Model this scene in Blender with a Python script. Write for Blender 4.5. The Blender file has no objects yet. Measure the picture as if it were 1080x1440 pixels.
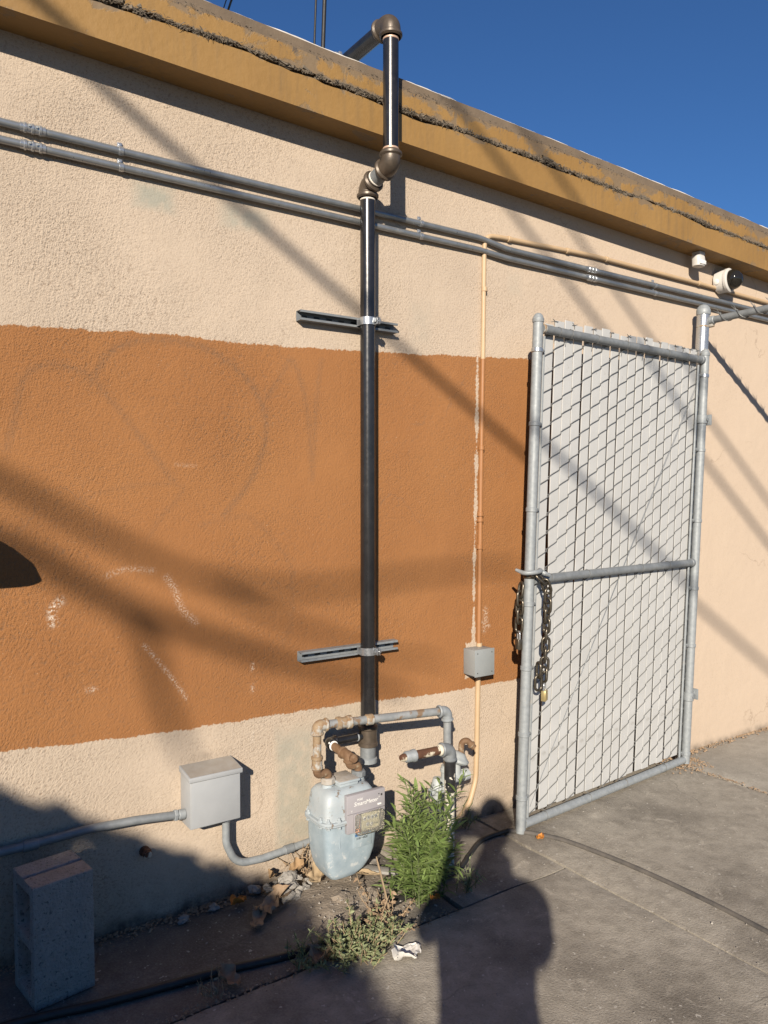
import bpy, bmesh, math, random
import numpy as np
from mathutils import Vector, Matrix, noise

random.seed(7)
rng = np.random.default_rng(7)
R = math.radians
scene = bpy.context.scene
COL = scene.collection

# ------------------------------------------------------------------ camera, sky, sun, exposure
cam_d = bpy.data.cameras.new('camera')
cam = bpy.data.objects.new('camera', cam_d)
COL.objects.link(cam)
cam.location = (0.0, -2.890, 1.62)
cam.rotation_euler = (R(90 - 1.577), 0, R(-34.109))
cam_d.sensor_fit = 'VERTICAL'
cam_d.sensor_height = 36.0
cam_d.lens = 27.25
cam_d.clip_start = 0.02
cam_d.clip_end = 500
scene.camera = cam

SUN = Vector((0.59646, 0.69928, -0.39401))          # the way sunlight travels
SUN_EL = math.asin(0.39401)
world = bpy.data.worlds.new('World')
scene.world = world
world.use_nodes = True
wn = world.node_tree
sky = wn.nodes.new('ShaderNodeTexSky')
sky.sky_type = 'NISHITA'
sky.sun_disc = False
sky.sun_elevation = SUN_EL
sky.sun_rotation = math.atan2(-SUN.x, -SUN.y)
sky.altitude = 50
sky.air_density = 1.0
sky.dust_density = 0.0
sky.ozone_density = 10.0
wn.links.new(sky.outputs[0], wn.nodes['Background'].inputs[0])
wn.nodes['Background'].inputs[1].default_value = 0.056

sun_d = bpy.data.lights.new('sun', 'SUN')
sun_d.energy = 5.0
sun_d.angle = R(0.53)
sun_d.color = (1.0, 0.89, 0.74)
sun = bpy.data.objects.new('sun', sun_d)
sun.rotation_euler = SUN.to_track_quat('-Z', 'Y').to_euler()
sun.location = (-6, -8, 8)
COL.objects.link(sun)

vs = scene.view_settings
vs.view_transform = 'Standard'
vs.look = 'None'
vs.exposure = 0.80
vs.gamma = 1.0
vs.use_curve_mapping = False
scene.render.resolution_x = 768
scene.render.resolution_y = 1024
scene.cycles.max_bounces = 6


# ------------------------------------------------------------------ material helpers
def _new(name):
    m = bpy.data.materials.new(name)
    m.use_nodes = True
    nt = m.node_tree
    b = nt.nodes['Principled BSDF']
    return m, nt, b


def nd(nt, t, **kw):
    n = nt.nodes.new(t)
    for k, v in kw.items():
        setattr(n, k, v)
    return n


def ins(n, **kw):
    for k, v in kw.items():
        n.inputs[k.replace('_', ' ')].default_value = v
    return n


def ramp(nt, fac, p0, p1, c0=(0, 0, 0, 1), c1=(1, 1, 1, 1)):
    if p0 > p1:
        p0, p1, c0, c1 = p1, p0, c1, c0
    r = nt.nodes.new('ShaderNodeValToRGB')
    r.color_ramp.elements[0].position = p0
    r.color_ramp.elements[1].position = p1
    r.color_ramp.elements[0].color = c0
    r.color_ramp.elements[1].color = c1
    nt.links.new(fac, r.inputs[0])
    return r.outputs[0]


def mixc(nt, fac, a, b):
    n = nt.nodes.new('ShaderNodeMix')
    n.data_type = 'RGBA'
    for s, v in ((n.inputs[0], fac), (n.inputs[6], a), (n.inputs[7], b)):
        if hasattr(v, 'is_linked'):
            nt.links.new(v, s)
        elif isinstance(v, (int, float)):
            s.default_value = v
        else:
            s.default_value = (*v[:3], 1)
    return n.outputs[2]


def math_(nt, op, a, b=None, c=None):
    n = nt.nodes.new('ShaderNodeMath')
    n.operation = op
    for i, v in enumerate((a, b, c)):
        if v is None:
            continue
        if hasattr(v, 'is_linked'):
            nt.links.new(v, n.inputs[i])
        else:
            n.inputs[i].default_value = v
    return n.outputs[0]


def noise_(nt, vec, scale, detail=3, rough=.55, dist=0.0):
    n = nt.nodes.new('ShaderNodeTexNoise')
    n.inputs['Scale'].default_value = scale
    n.inputs['Detail'].default_value = detail
    n.inputs['Roughness'].default_value = rough
    n.inputs['Distortion'].default_value = dist
    nt.links.new(vec, n.inputs['Vector'])
    return n.outputs[0]


def bump_(nt, h, strength, dist, normal=None):
    n = nt.nodes.new('ShaderNodeBump')
    n.inputs['Strength'].default_value = strength
    n.inputs['Distance'].default_value = dist
    nt.links.new(h, n.inputs['Height'])
    if normal is not None:
        nt.links.new(normal, n.inputs['Normal'])
    return n.outputs[0]


def coords(nt):
    return nt.nodes.new('ShaderNodeTexCoord').outputs['Object']


def pm(name, c1, c2=None, scale=20, rough=.6, metal=0., bump=.15, bscale=120, bdist=.002,
       spots=None, sscale=30, s0=.62, s1=.68, rvar=.12, spec=.5):
    """two-tone noise paint or metal, optional third colour in blotches (rust, chips, dirt)"""
    m, nt, b = _new(name)
    v = coords(nt)
    n = noise_(nt, v, scale, 4, .6)
    col = mixc(nt, ramp(nt, n, .3, .7), c1, c2 or c1)
    if spots is not None:
        sn = noise_(nt, v, sscale, 5, .65, .3)
        sf = ramp(nt, sn, s0, s1)
        col = mixc(nt, sf, col, spots)
        if metal > 0:
            mm = math_(nt, 'MULTIPLY', math_(nt, 'SUBTRACT', 1.0, sf), metal)
            nt.links.new(mm, b.inputs['Metallic'])
    nt.links.new(col, b.inputs['Base Color'])
    if spots is None:
        b.inputs['Metallic'].default_value = metal
    rr = math_(nt, 'MULTIPLY_ADD', noise_(nt, v, scale * 2.3, 3), rvar * 2, rough - rvar)
    nt.links.new(rr, b.inputs['Roughness'])
    b.inputs['Specular IOR Level'].default_value = spec
    if bump:
        nt.links.new(bump_(nt, noise_(nt, v, bscale, 3), bump, bdist), b.inputs['Normal'])
    return m


M = {}
M['galv'] = pm('galvanised_steel', (.235, .258, .275), (.32, .345, .36), 45, .55, .15, .12, 160, .001, (.30, .30, .29), 14, .66, .74)
M['galv_dull'] = pm('weathered_galvanised_tube', (.175, .192, .205), (.245, .262, .275), 30, .55, .2, .15, 140, .001, (.20, .20, .19), 18, .64, .76)
M['galv_new'] = pm('bright_zinc', (.46, .48, .50), (.58, .60, .62), 60, .30, .75, .06, 120, .001)
M['emt'] = pm('conduit_steel', (.29, .31, .325), (.38, .40, .415), 24, .32, .65, .06, 120, .001, (.24, .24, .23), 9, .62, .75)
M['black_pipe'] = pm('black_lacquered_steel', (.012, .012, .013), (.022, .021, .022), 18, .24, .0, .10, 60, .0015, (.055, .05, .047), 38, .66, .72, .08, .6)
M['fitting'] = pm('malleable_iron', (.085, .068, .052), (.13, .10, .075), 30, .42, .35, .25, 220, .0015, None)
M['pipe_worn'] = pm('weathered_header_pipe', (.20, .215, .225), (.31, .325, .33), 26, .55, .1, .2, 140, .001, (.20, .135, .085), 13, .545, .62)
M['dope'] = pm('thread_compound', (.62, .60, .55), (.75, .66, .55), 90, .6, 0, .2)
M['copper_thread'] = pm('cut_thread', (.55, .36, .26), (.62, .45, .34), 60, .5, .3, .1)
M['rust'] = pm('rusty_iron', (.135, .072, .036), (.22, .135, .075), 40, .8, .1, .5, 180, .002, (.32, .26, .18), 22, .58, .66)
M['rust_pale'] = pm('rust_through_paint', (.33, .255, .165), (.225, .125, .06), 34, .78, .05, .4, 160, .002, (.38, .37, .34), 16, .52, .6)
M['stub_rust'] = pm('rusty_stub', (.085, .035, .018), (.13, .06, .03), 34, .8, .1, .5, 160, .002, (.60, .54, .42), 15, .545, .58)
M['meter'] = pm('meter_paint', (.265, .335, .385), (.36, .43, .475), 22, .45, 0, .10, 200, .001, (.50, .53, .54), 26, .585, .66)
M['meter_worn'] = pm('worn_meter_paint', (.42, .455, .475), (.32, .385, .425), 14, .5, 0, .14, 200, .001, (.20, .15, .11), 26, .60, .66)
M['meter_dirty'] = pm('dusty_meter_paint', (.34, .30, .25), (.44, .42, .39), 30, .75, 0, .2)
M['module'] = pm('grey_module_plastic', (.32, .305, .325), (.35, .335, .355), 12, .5, 0, .05)
M['dial_face'] = pm('dial_card', (.82, .76, .54), (.88, .82, .60), 30, .6, 0, 0)
M['print_white'] = pm('white_print', (.78, .78, .76), None, 30, .5, 0, 0)
M['print_dark'] = pm('dark_print', (.03, .03, .03), None, 30, .5, 0, 0)
M['print_blue'] = pm('blue_label', (.03, .10, .26), (.05, .15, .33), 60, .5, 0, 0)
M['regulator'] = pm('regulator_paint', (.33, .36, .37), (.41, .44, .44), 20, .55, 0, .12)
M['white_pipe'] = pm('chipped_white_paint', (.55, .51, .41), (.62, .585, .49), 22, .6, 0, .2, 140, .001, (.05, .045, .04), 34, .635, .655)
M['black_wrap'] = pm('black_pipe_wrap', (.012, .012, .014), (.03, .03, .032), 30, .35, 0, .3, 90, .003, (.62, .58, .50), 16, .59, .60)
M['box_grey'] = pm('grey_enamel_box', (.335, .35, .365), (.37, .385, .40), 10, .5, 0, .04, 200, .001, (.33, .31, .28), 15, .70, .82)
M['box_top'] = pm('dusty_box_lid', (.30, .27, .23), (.36, .34, .31), 20, .75, 0, .1)
M['jbox'] = pm('junction_box_grey', (.255, .275, .28), (.28, .30, .305), 14, .45, 0, .04)
M['slat'] = pm('white_vinyl_slat', (.445, .45, .445), (.51, .515, .51), 5, .55, 0, .04, 60, .001, (.31, .302, .28), 9, .68, .8)
M['wire'] = pm('mesh_wire', (.13, .135, .137), (.20, .205, .205), 30, .55, .3, 0)
M['chain'] = pm('dark_chain_steel', (.085, .075, .06), (.15, .13, .10), 40, .33, .75, .15, 120, .001)
M['brass'] = pm('brass_lock', (.60, .47, .22), (.68, .55, .28), 40, .35, .7, .05)
M['block'] = pm('concrete_block', (.29, .275, .25), (.37, .35, .32), 30, .95, 0, 1.0, 110, .008, (.13, .125, .118), 85, .57, .64)
M['white_plastic'] = pm('white_plastic', (.55, .53, .50), (.60, .58, .55), 12, .45, 0, .03)
M['black_rubber'] = pm('black_rubber_hose', (.012, .012, .012), (.03, .028, .026), 16, .55, 0, .2, 80, .002)
M['dusty_rubber'] = pm('dusty_rubber_hose', (.13, .115, .10), (.055, .052, .05), 14, .8, 0, .3, 80, .002)
M['cable'] = pm('cable_jacket', (.008, .008, .008), None, 20, .6, 0, 0)
M['paper'] = pm('crumpled_paper', (.66, .63, .58), (.72, .70, .66), 20, .8, 0, .3, 60, .004)
M['dry_leaf'] = pm('dry_leaf', (.26, .17, .10), (.36, .26, .17), 40, .8, 0, .3, 120, .002)
M['tan_leaf'] = pm('tan_leaf_litter', (.42, .28, .15), (.33, .21, .11), 40, .8, 0, .3, 120, .002)
M['orange_leaf'] = pm('orange_leaf', (.50, .20, .03), (.42, .15, .02), 40, .7, 0, .3, 120, .002)
M['rubble'] = pm('broken_plaster', (.34, .32, .29), (.22, .205, .185), 60, .92, 0, .6, 140, .004)
M['grit'] = pm('pale_grit', (.40, .37, .33), (.24, .215, .185), 60, .9, 0, .2)
M['twig'] = pm('dry_twig', (.28, .20, .12), (.36, .27, .17), 40, .85, 0, .2)
M['dirt'] = pm('trodden_dirt', (.205, .168, .130), (.29, .245, .195), 12, .95, 0, .8, 90, .008, (.33, .30, .26), 40, .62, .70)
M['cardboard'] = pm('tan_scrap', (.34, .25, .15), (.42, .32, .20), 14, .85, 0, .2)
M['grey_scrap'] = pm('grey_scrap', (.25, .24, .22), (.31, .30, .28), 14, .85, 0, .2)
M['tar'] = pm('old_roof_felt', (.040, .033, .026), (.085, .07, .053), 30, .95, 0, .7, 90, .006)
M['fibre'] = pm('frayed_fibre', (.105, .085, .062), (.19, .155, .115), 20, .95, 0, .2)
M['roof_edge'] = pm('weathered_roof_edge', (.125, .092, .062), (.175, .130, .088), 9, .9, 0, .4, 60, .004, (.13, .10, .07), 14, .6, .7)
M['roof_white'] = pm('white_roof_coating', (.72, .70, .66), (.60, .57, .52), 14, .8, 0, .3)
M['bark'] = pm('bark', (.10, .08, .06), (.16, .13, .10), 10, .95, 0, .8, 30, .01)
M['pole_wood'] = pm('pole_wood', (.14, .10, .07), (.19, .14, .10), 8, .9, 0, .5, 30, .006)
M['cloth_dark'] = pm('dark_jacket', (.035, .04, .05), (.05, .055, .07), 10, .9, 0, .4, 40, .004)
M['jeans'] = pm('blue_jeans', (.04, .06, .11), (.06, .085, .14), 12, .9, 0, .4, 60, .003)
M['skin'] = pm('skin', (.48, .29, .20), (.52, .32, .23), 12, .5, 0, .1)
M['hair'] = pm('dark_hair', (.02, .015, .012), (.035, .027, .02), 40, .6, 0, .6, 120, .004)
M['shoe'] = pm('dark_shoe', (.03, .03, .032), None, 12, .7, 0, .1)
M['phone'] = pm('phone_shell', (.02, .02, .022), None, 12, .3, 0, 0)
M['eye_white'] = pm('eye', (.7, .68, .65), None, 12, .3, 0, 0)

# glass
m, nt, b = _new('smoked_dome')
b.inputs['Base Color'].default_value = (.02, .018, .015, 1)
b.inputs['Roughness'].default_value = .06
b.inputs['Transmission Weight'].default_value = .35
b.inputs['IOR'].default_value = 1.45
M['dome'] = m
m, nt, b = _new('yellowed_clear_cover')
b.inputs['Base Color'].default_value = (1.0, .96, .84, 1)
b.inputs['Roughness'].default_value = .12
b.inputs['Transmission Weight'].default_value = .9
b.inputs['IOR'].default_value = 1.06
M['clear'] = m


def leaf_mat(name, c1, c2, c3):
    m, nt, b = _new(name)
    a = nd(nt, 'ShaderNodeAttribute', attribute_name='tint')
    col = mixc(nt, a.outputs['Fac'], c1, c2)
    n = noise_(nt, coords(nt), 14, 2)
    col = mixc(nt, ramp(nt, n, .55, .75), col, c3)
    nt.links.new(col, b.inputs['Base Color'])
    b.inputs['Roughness'].default_value = .5
    b.inputs['Specular IOR Level'].default_value = .35
    tr = nd(nt, 'ShaderNodeBsdfTranslucent')
    nt.links.new(col, tr.inputs['Color'])
    mx = nd(nt, 'ShaderNodeMixShader')
    mx.inputs[0].default_value = .28
    nt.links.new(b.outputs[0], mx.inputs[1])
    nt.links.new(tr.outputs[0], mx.inputs[2])
    nt.links.new(mx.outputs[0], nt.nodes['Material Output'].inputs['Surface'])
    return m


M['weed'] = leaf_mat('weed_leaf', (.085, .150, .035), (.30, .40, .135), (.17, .255, .07))
M['groundweed'] = leaf_mat('ground_weed_leaf', (.15, .185, .085), (.33, .37, .20), (.30, .32, .18))
M['shrub'] = leaf_mat('shrub_leaf', (.03, .055, .015), (.07, .11, .03), (.05, .08, .02))

# painted stucco: attributes on the wall sheet say where each coat of paint lies
m, nt, b = _new('painted_stucco')
v = coords(nt)


def att(nt, n):
    return nd(nt, 'ShaderNodeAttribute', attribute_name=n).outputs['Fac']


edge = math_(nt, 'ADD', att(nt, 'band'),
             math_(nt, 'MULTIPLY_ADD', noise_(nt, v, 9, 3), .030, -.015))
edge = math_(nt, 'ADD', edge, math_(nt, 'MULTIPLY_ADD', noise_(nt, v, 85, 2), .022, -.011))
bf = ramp(nt, math_(nt, 'MULTIPLY_ADD', edge, 40, .5), .42, .58)
n_lo = noise_(nt, v, 1.6, 4, .6)
n_mid = noise_(nt, v, 7, 4, .6)
cream = mixc(nt, ramp(nt, n_lo, .3, .7), (.470, .385, .300), (.540, .445, .350))
cream = mixc(nt, math_(nt, 'MULTIPLY', ramp(nt, n_mid, .5, .8), .22), cream, (.40, .33, .265))
cream = mixc(nt, att(nt, 'peach'), cream, (.545, .435, .335))
orange = mixc(nt, ramp(nt, n_lo, .25, .75), (.295, .128, .046), (.345, .158, .058))
orange = mixc(nt, math_(nt, 'MULTIPLY', ramp(nt, n_mid, .55, .8), .25), orange, (.27, .125, .055))
col = mixc(nt, bf, cream, orange)
pt = math_(nt, 'MULTIPLY', att(nt, 'patch'), ramp(nt, noise_(nt, v, 16, 4, .6), .22, .52))
col = mixc(nt, math_(nt, 'MULTIPLY', pt, .95), col, (.335, .325, .270))
gf = math_(nt, 'MULTIPLY', att(nt, 'graffiti'), ramp(nt, noise_(nt, v, 120, 2), .25, .7))
col = mixc(nt, math_(nt, 'MULTIPLY', gf, .62), col, (.175, .105, .062))
ck = math_(nt, 'MULTIPLY', att(nt, 'chalk'), ramp(nt, noise_(nt, v, 150, 2), .45, .6))
col = mixc(nt, ck, col, (.74, .66, .56))
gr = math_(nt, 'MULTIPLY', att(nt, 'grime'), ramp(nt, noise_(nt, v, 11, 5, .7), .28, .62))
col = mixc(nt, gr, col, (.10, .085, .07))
mp = nd(nt, 'ShaderNodeMapping')
mp.inputs['Scale'].default_value = (14, 14, .9)
nt.links.new(v, mp.inputs['Vector'])
strk = math_(nt, 'MULTIPLY', ramp(nt, noise_(nt, mp.outputs[0], 1.0, 4, .6), .55, .78), ramp(nt, noise_(nt, v, .9, 3), .42, .66))
col = mixc(nt, math_(nt, 'MULTIPLY', strk, .02), col, (.20, .15, .11))
vr = nd(nt, 'ShaderNodeTexVoronoi', feature='DISTANCE_TO_EDGE')
vr.inputs['Scale'].default_value = 1.1
wv = nd(nt, 'ShaderNodeVectorMath', operation='ADD')
ns = nd(nt, 'ShaderNodeTexNoise')
ns.inputs['Scale'].default_value = 5
ns.inputs['Detail'].default_value = 5
nt.links.new(v, ns.inputs['Vector'])
sc3 = nd(nt, 'ShaderNodeVectorMath', operation='SCALE')
sc3.inputs['Scale'].default_value = .35
nt.links.new(ns.outputs[1], sc3.inputs[0])
nt.links.new(v, wv.inputs[0])
nt.links.new(sc3.outputs[0], wv.inputs[1])
nt.links.new(wv.outputs[0], vr.inputs['Vector'])
crk = math_(nt, 'MULTIPLY', ramp(nt, vr.outputs['Distance'], .0045, .001), ramp(nt, noise_(nt, v, 1.7, 3), .52, .60))
col = mixc(nt, math_(nt, 'MULTIPLY', crk, .40), col, (.16, .11, .075))
stucco = math_(nt, 'ADD', noise_(nt, v, 185, 3, .65), math_(nt, 'MULTIPLY', noise_(nt, v, 92, 2, .5), .75))
pit = ramp(nt, stucco, .62, .84, (0, 0, 0, 1), (1, 1, 1, 1))
col = mixc(nt, math_(nt, 'MULTIPLY', math_(nt, 'SUBTRACT', 1.0, pit), math_(nt, 'MULTIPLY', att(nt, 'coarse'), .5)), col, (.17, .11, .07))
# speckle of bare paint specks on the orange coat
sp = ramp(nt, noise_(nt, v, 170, 2), .735, .76)
col = mixc(nt, math_(nt, 'MULTIPLY', sp, .55), col, (.66, .50, .36))
nt.links.new(col, b.inputs['Base Color'])
b.inputs['Roughness'].default_value = .86
b.inputs['Specular IOR Level'].default_value = .25
bn = nd(nt, 'ShaderNodeBump')
bn.inputs['Distance'].default_value = .0048
nt.links.new(math_(nt, 'MULTIPLY', att(nt, 'coarse'), .9), bn.inputs['Strength'])
nt.links.new(stucco, bn.inputs['Height'])
nt.links.new(bump_(nt, n_mid, .25, .02, bn.outputs[0]), b.inputs['Normal'])
M['stucco'] = m

# ochre fascia paint with bare, weathered patches
def fascia_mat(name, s0, s1):
    m, nt, b = _new(name)
    v = coords(nt)
    a = mixc(nt, ramp(nt, noise_(nt, v, 3, 4), .3, .7), (.255, .143, .040), (.305, .176, .053))
    w = ramp(nt, math_(nt, 'ADD', noise_(nt, v, 7, 6, .68, .4), att(nt, 'wear')), s0, s1)
    a = mixc(nt, w, a, (.20, .140, .080))
    mp = nd(nt, 'ShaderNodeMapping')
    mp.inputs['Scale'].default_value = (30, 30, 2.5)
    nt.links.new(v, mp.inputs['Vector'])
    sk = math_(nt, 'MULTIPLY', ramp(nt, noise_(nt, mp.outputs[0], 1.0, 5, .65), .46, .75), ramp(nt, noise_(nt, v, 2.1, 3), .35, .65))
    a = mixc(nt, math_(nt, 'MULTIPLY', sk, .55), a, (.13, .092, .05))
    w2 = ramp(nt, math_(nt, 'ADD', noise_(nt, v, 26, 5, .7, .6), att(nt, 'wear')), s0 + .10, s1 + .10)
    a = mixc(nt, w2, a, (.105, .08, .058))
    nt.links.new(a, b.inputs['Base Color'])
    b.inputs['Roughness'].default_value = .62
    h = math_(nt, 'ADD', noise_(nt, v, 40, 4), math_(nt, 'MULTIPLY', math_(nt, 'SUBTRACT', 1.0, w), .5))
    nt.links.new(bump_(nt, h, .35, .006), b.inputs['Normal'])
    return m


M['fascia'] = fascia_mat('ochre_fascia', .66, .72)


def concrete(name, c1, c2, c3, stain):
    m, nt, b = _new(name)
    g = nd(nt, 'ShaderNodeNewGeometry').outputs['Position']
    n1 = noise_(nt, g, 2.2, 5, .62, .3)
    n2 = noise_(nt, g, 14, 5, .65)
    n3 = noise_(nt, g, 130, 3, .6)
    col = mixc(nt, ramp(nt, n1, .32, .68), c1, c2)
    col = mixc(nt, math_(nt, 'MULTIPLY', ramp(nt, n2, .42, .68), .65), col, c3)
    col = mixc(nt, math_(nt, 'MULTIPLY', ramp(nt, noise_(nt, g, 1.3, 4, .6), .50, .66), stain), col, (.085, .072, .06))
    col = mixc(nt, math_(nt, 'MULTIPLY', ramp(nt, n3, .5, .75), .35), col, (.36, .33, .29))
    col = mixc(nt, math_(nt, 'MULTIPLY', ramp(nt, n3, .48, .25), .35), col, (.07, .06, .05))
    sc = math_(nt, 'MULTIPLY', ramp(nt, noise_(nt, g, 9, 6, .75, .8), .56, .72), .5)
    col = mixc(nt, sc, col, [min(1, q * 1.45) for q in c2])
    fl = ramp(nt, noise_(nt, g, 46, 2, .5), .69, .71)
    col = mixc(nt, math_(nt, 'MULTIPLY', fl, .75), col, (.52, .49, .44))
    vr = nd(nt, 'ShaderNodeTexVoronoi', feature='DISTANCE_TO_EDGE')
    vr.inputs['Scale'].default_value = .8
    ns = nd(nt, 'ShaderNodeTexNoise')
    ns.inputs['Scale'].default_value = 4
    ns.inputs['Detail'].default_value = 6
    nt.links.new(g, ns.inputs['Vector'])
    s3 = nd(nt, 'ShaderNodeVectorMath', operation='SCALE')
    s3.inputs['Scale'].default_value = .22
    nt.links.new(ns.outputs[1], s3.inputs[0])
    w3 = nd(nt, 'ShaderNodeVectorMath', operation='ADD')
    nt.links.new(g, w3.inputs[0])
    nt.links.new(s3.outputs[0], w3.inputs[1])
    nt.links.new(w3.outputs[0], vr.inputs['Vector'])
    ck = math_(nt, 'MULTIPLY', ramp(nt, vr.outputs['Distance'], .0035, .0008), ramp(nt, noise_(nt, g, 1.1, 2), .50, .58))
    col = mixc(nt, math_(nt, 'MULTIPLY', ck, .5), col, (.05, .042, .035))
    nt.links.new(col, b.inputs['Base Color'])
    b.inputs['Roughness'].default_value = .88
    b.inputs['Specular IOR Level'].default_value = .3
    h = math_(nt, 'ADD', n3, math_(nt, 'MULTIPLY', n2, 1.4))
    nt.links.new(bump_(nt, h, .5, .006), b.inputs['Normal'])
    return m


M['concrete'] = concrete('worn_concrete', (.315, .285, .240), (.395, .360, .305), (.215, .192, .158), .62)
M['concrete_pale'] = concrete('pale_concrete', (.36, .335, .29), (.42, .39, .34), (.29, .268, .23), .25)
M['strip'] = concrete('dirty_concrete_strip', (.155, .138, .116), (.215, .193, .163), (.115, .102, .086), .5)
M['asphalt'] = concrete('street_surface', (.07, .066, .06), (.095, .09, .082), (.06, .055, .05), .3)


# ------------------------------------------------------------------ geometry helpers
class MB:
    def __init__(s):
        s.v = []
        s.f = []

    def add(s, vs_, fs):
        o = len(s.v)
        s.v += [tuple(p) for p in vs_]
        s.f += [tuple(i + o for i in f) for f in fs]
        return s

    def box(s, x0, x1, y0, y1, z0, z1):
        return s.add([(x0, y0, z0), (x1, y0, z0), (x1, y1, z0), (x0, y1, z0), (x0, y0, z1), (x1, y0, z1), (x1, y1, z1), (x0, y1, z1)],
                     [(0, 3, 2, 1), (4, 5, 6, 7), (0, 1, 5, 4), (1, 2, 6, 5), (2, 3, 7, 6), (3, 0, 4, 7)])

    def bbox(s, x0, x1, y0, y1, z0, z1, bev=.003, seg=2):
        bm = bmesh.new()
        bmesh.ops.create_cube(bm, size=1)
        for q in bm.verts:
            q.co = Vector(((x0 + x1) / 2 + q.co.x * (x1 - x0), (y0 + y1) / 2 + q.co.y * (y1 - y0), (z0 + z1) / 2 + q.co.z * (z1 - z0)))
        bmesh.ops.bevel(bm, geom=bm.edges[:], offset=bev, segments=seg, profile=.5, affect='EDGES')
        bm.verts.index_update()
        s.add([q.co[:] for q in bm.verts], [[q.index for q in f.verts] for f in bm.faces])
        bm.free()
        return s

    def tube(s, path, r, n=12, caps=True):
        P = [Vector(p) for p in path]
        rad = list(r) if hasattr(r, '__len__') else [r] * len(P)
        T = []
        for i in range(len(P)):
            a = P[max(i - 1, 0)]
            c = P[min(i + 1, len(P) - 1)]
            t = c - a
            T.append(t.normalized() if t.length > 1e-9 else Vector((0, 0, 1)))
        up = Vector((0, 0, 1)) if abs(T[0].z) < .9 else Vector((1, 0, 0))
        u = (up - T[0] * up.dot(T[0])).normalized()
        vs_, fs = [], []
        for i in range(len(P)):
            u = (u - T[i] * u.dot(T[i]))
            u = u.normalized() if u.length > 1e-6 else T[i].orthogonal().normalized()
            w = T[i].cross(u)
            for k in range(n):
                a = 2 * math.pi * k / n
                vs_.append((P[i] + (u * math.cos(a) + w * math.sin(a)) * rad[i])[:])
        for i in range(len(P) - 1):
            for k in range(n):
                k2 = (k + 1) % n
                fs.append((i * n + k, i * n + k2, (i + 1) * n + k2, (i + 1) * n + k))
        if caps:
            fs.append(tuple(range(n - 1, -1, -1)))
            fs.append(tuple((len(P) - 1) * n + k for k in range(n)))
        return s.add(vs_, fs)

    def lathe(s, prof, base, axis, n=20):
        """prof: list of (radius, distance along axis)"""
        base = Vector(base)
        ax = Vector(axis).normalized()
        u = ax.orthogonal().normalized()
        w = ax.cross(u)
        vs_, fs = [], []
        for r_, t in prof:
            for k in range(n):
                a = 2 * math.pi * k / n
                vs_.append((base + ax * t + (u * math.cos(a) + w * math.sin(a)) * max(r_, 1e-5))[:])
        m_ = len(prof)
        for i in range(m_ - 1):
            for k in range(n):
                k2 = (k + 1) % n
                fs.append((i * n + k, i * n + k2, (i + 1) * n + k2, (i + 1) * n + k))
        fs.append(tuple(range(n - 1, -1, -1)))
        fs.append(tuple((m_ - 1) * n + k for k in range(n)))
        return s.add(vs_, fs)

    def collar(s, c, axis, r, ln, n=20, bead=.12):
        h = ln / 2
        c = Vector(c) - Vector(axis).normalized() * h
        e = min(r * bead, ln * .3)
        return s.lathe([(r - e, 0), (r, e), (r, ln - e), (r - e, ln)], c, axis, n)

    def hexnut(s, c, axis, r, ln):
        return s.collar(c, axis, r, ln, 6, .1)

    def loft(s, secs, n=36):
        """secs: (z, cx, cy, hx, hy, power)"""
        vs_, fs = [], []
        for z, cx, cy, hx, hy, pw in secs:
            for k in range(n):
                a = 2 * math.pi * k / n
                c_, s_ = math.cos(a), math.sin(a)
                vs_.append((cx + hx * math.copysign(abs(c_) ** (2 / pw), c_), cy + hy * math.copysign(abs(s_) ** (2 / pw), s_), z))
        m_ = len(secs)
        for i in range(m_ - 1):
            for k in range(n):
                k2 = (k + 1) % n
                fs.append((i * n + k, i * n + k2, (i + 1) * n + k2, (i + 1) * n + k))
        fs.append(tuple(range(n - 1, -1, -1)))
        fs.append(tuple((m_ - 1) * n + k for k in range(n)))
        return s.add(vs_, fs)


def fillet(pts, r, seg=7):
    P = [Vector(p) for p in pts]
    out = [P[0]]
    for i in range(1, len(P) - 1):
        a, c, d = P[i - 1], P[i], P[i + 1]
        u = (a - c).normalized()
        w = (d - c).normalized()
        ang = u.angle(w)
        if ang > math.pi - .02:
            out.append(c)
            continue
        t = min(r / math.tan(ang / 2), (a - c).length * .49, (d - c).length * .49)
        rr = t * math.tan(ang / 2)
        ctr = c + (u + w).normalized() * (rr / math.sin(ang / 2))
        p0, p1 = c + u * t, c + w * t
        q0, q1 = p0 - ctr, p1 - ctr
        tot = q0.angle(q1)
        for k in range(seg + 1):
            f_ = k / seg
            if tot < 1e-4:
                out.append(p0.lerp(p1, f_))
            else:
                out.append(ctr + (q0 * math.sin((1 - f_) * tot) + q1 * math.sin(f_ * tot)) / math.sin(tot))
    out.append(P[-1])
    return out


WORLD = {}


def link_mesh(name, me, mat, parent=None, loc=(0, 0, 0)):
    o = bpy.data.objects.new(name, me)
    COL.objects.link(o)
    if mat is not None:
        me.materials.append(M[mat] if isinstance(mat, str) else mat)
    o.location = loc
    if parent is not None:
        o.parent = parent
    WORLD[o] = Vector(loc)
    return o


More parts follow.
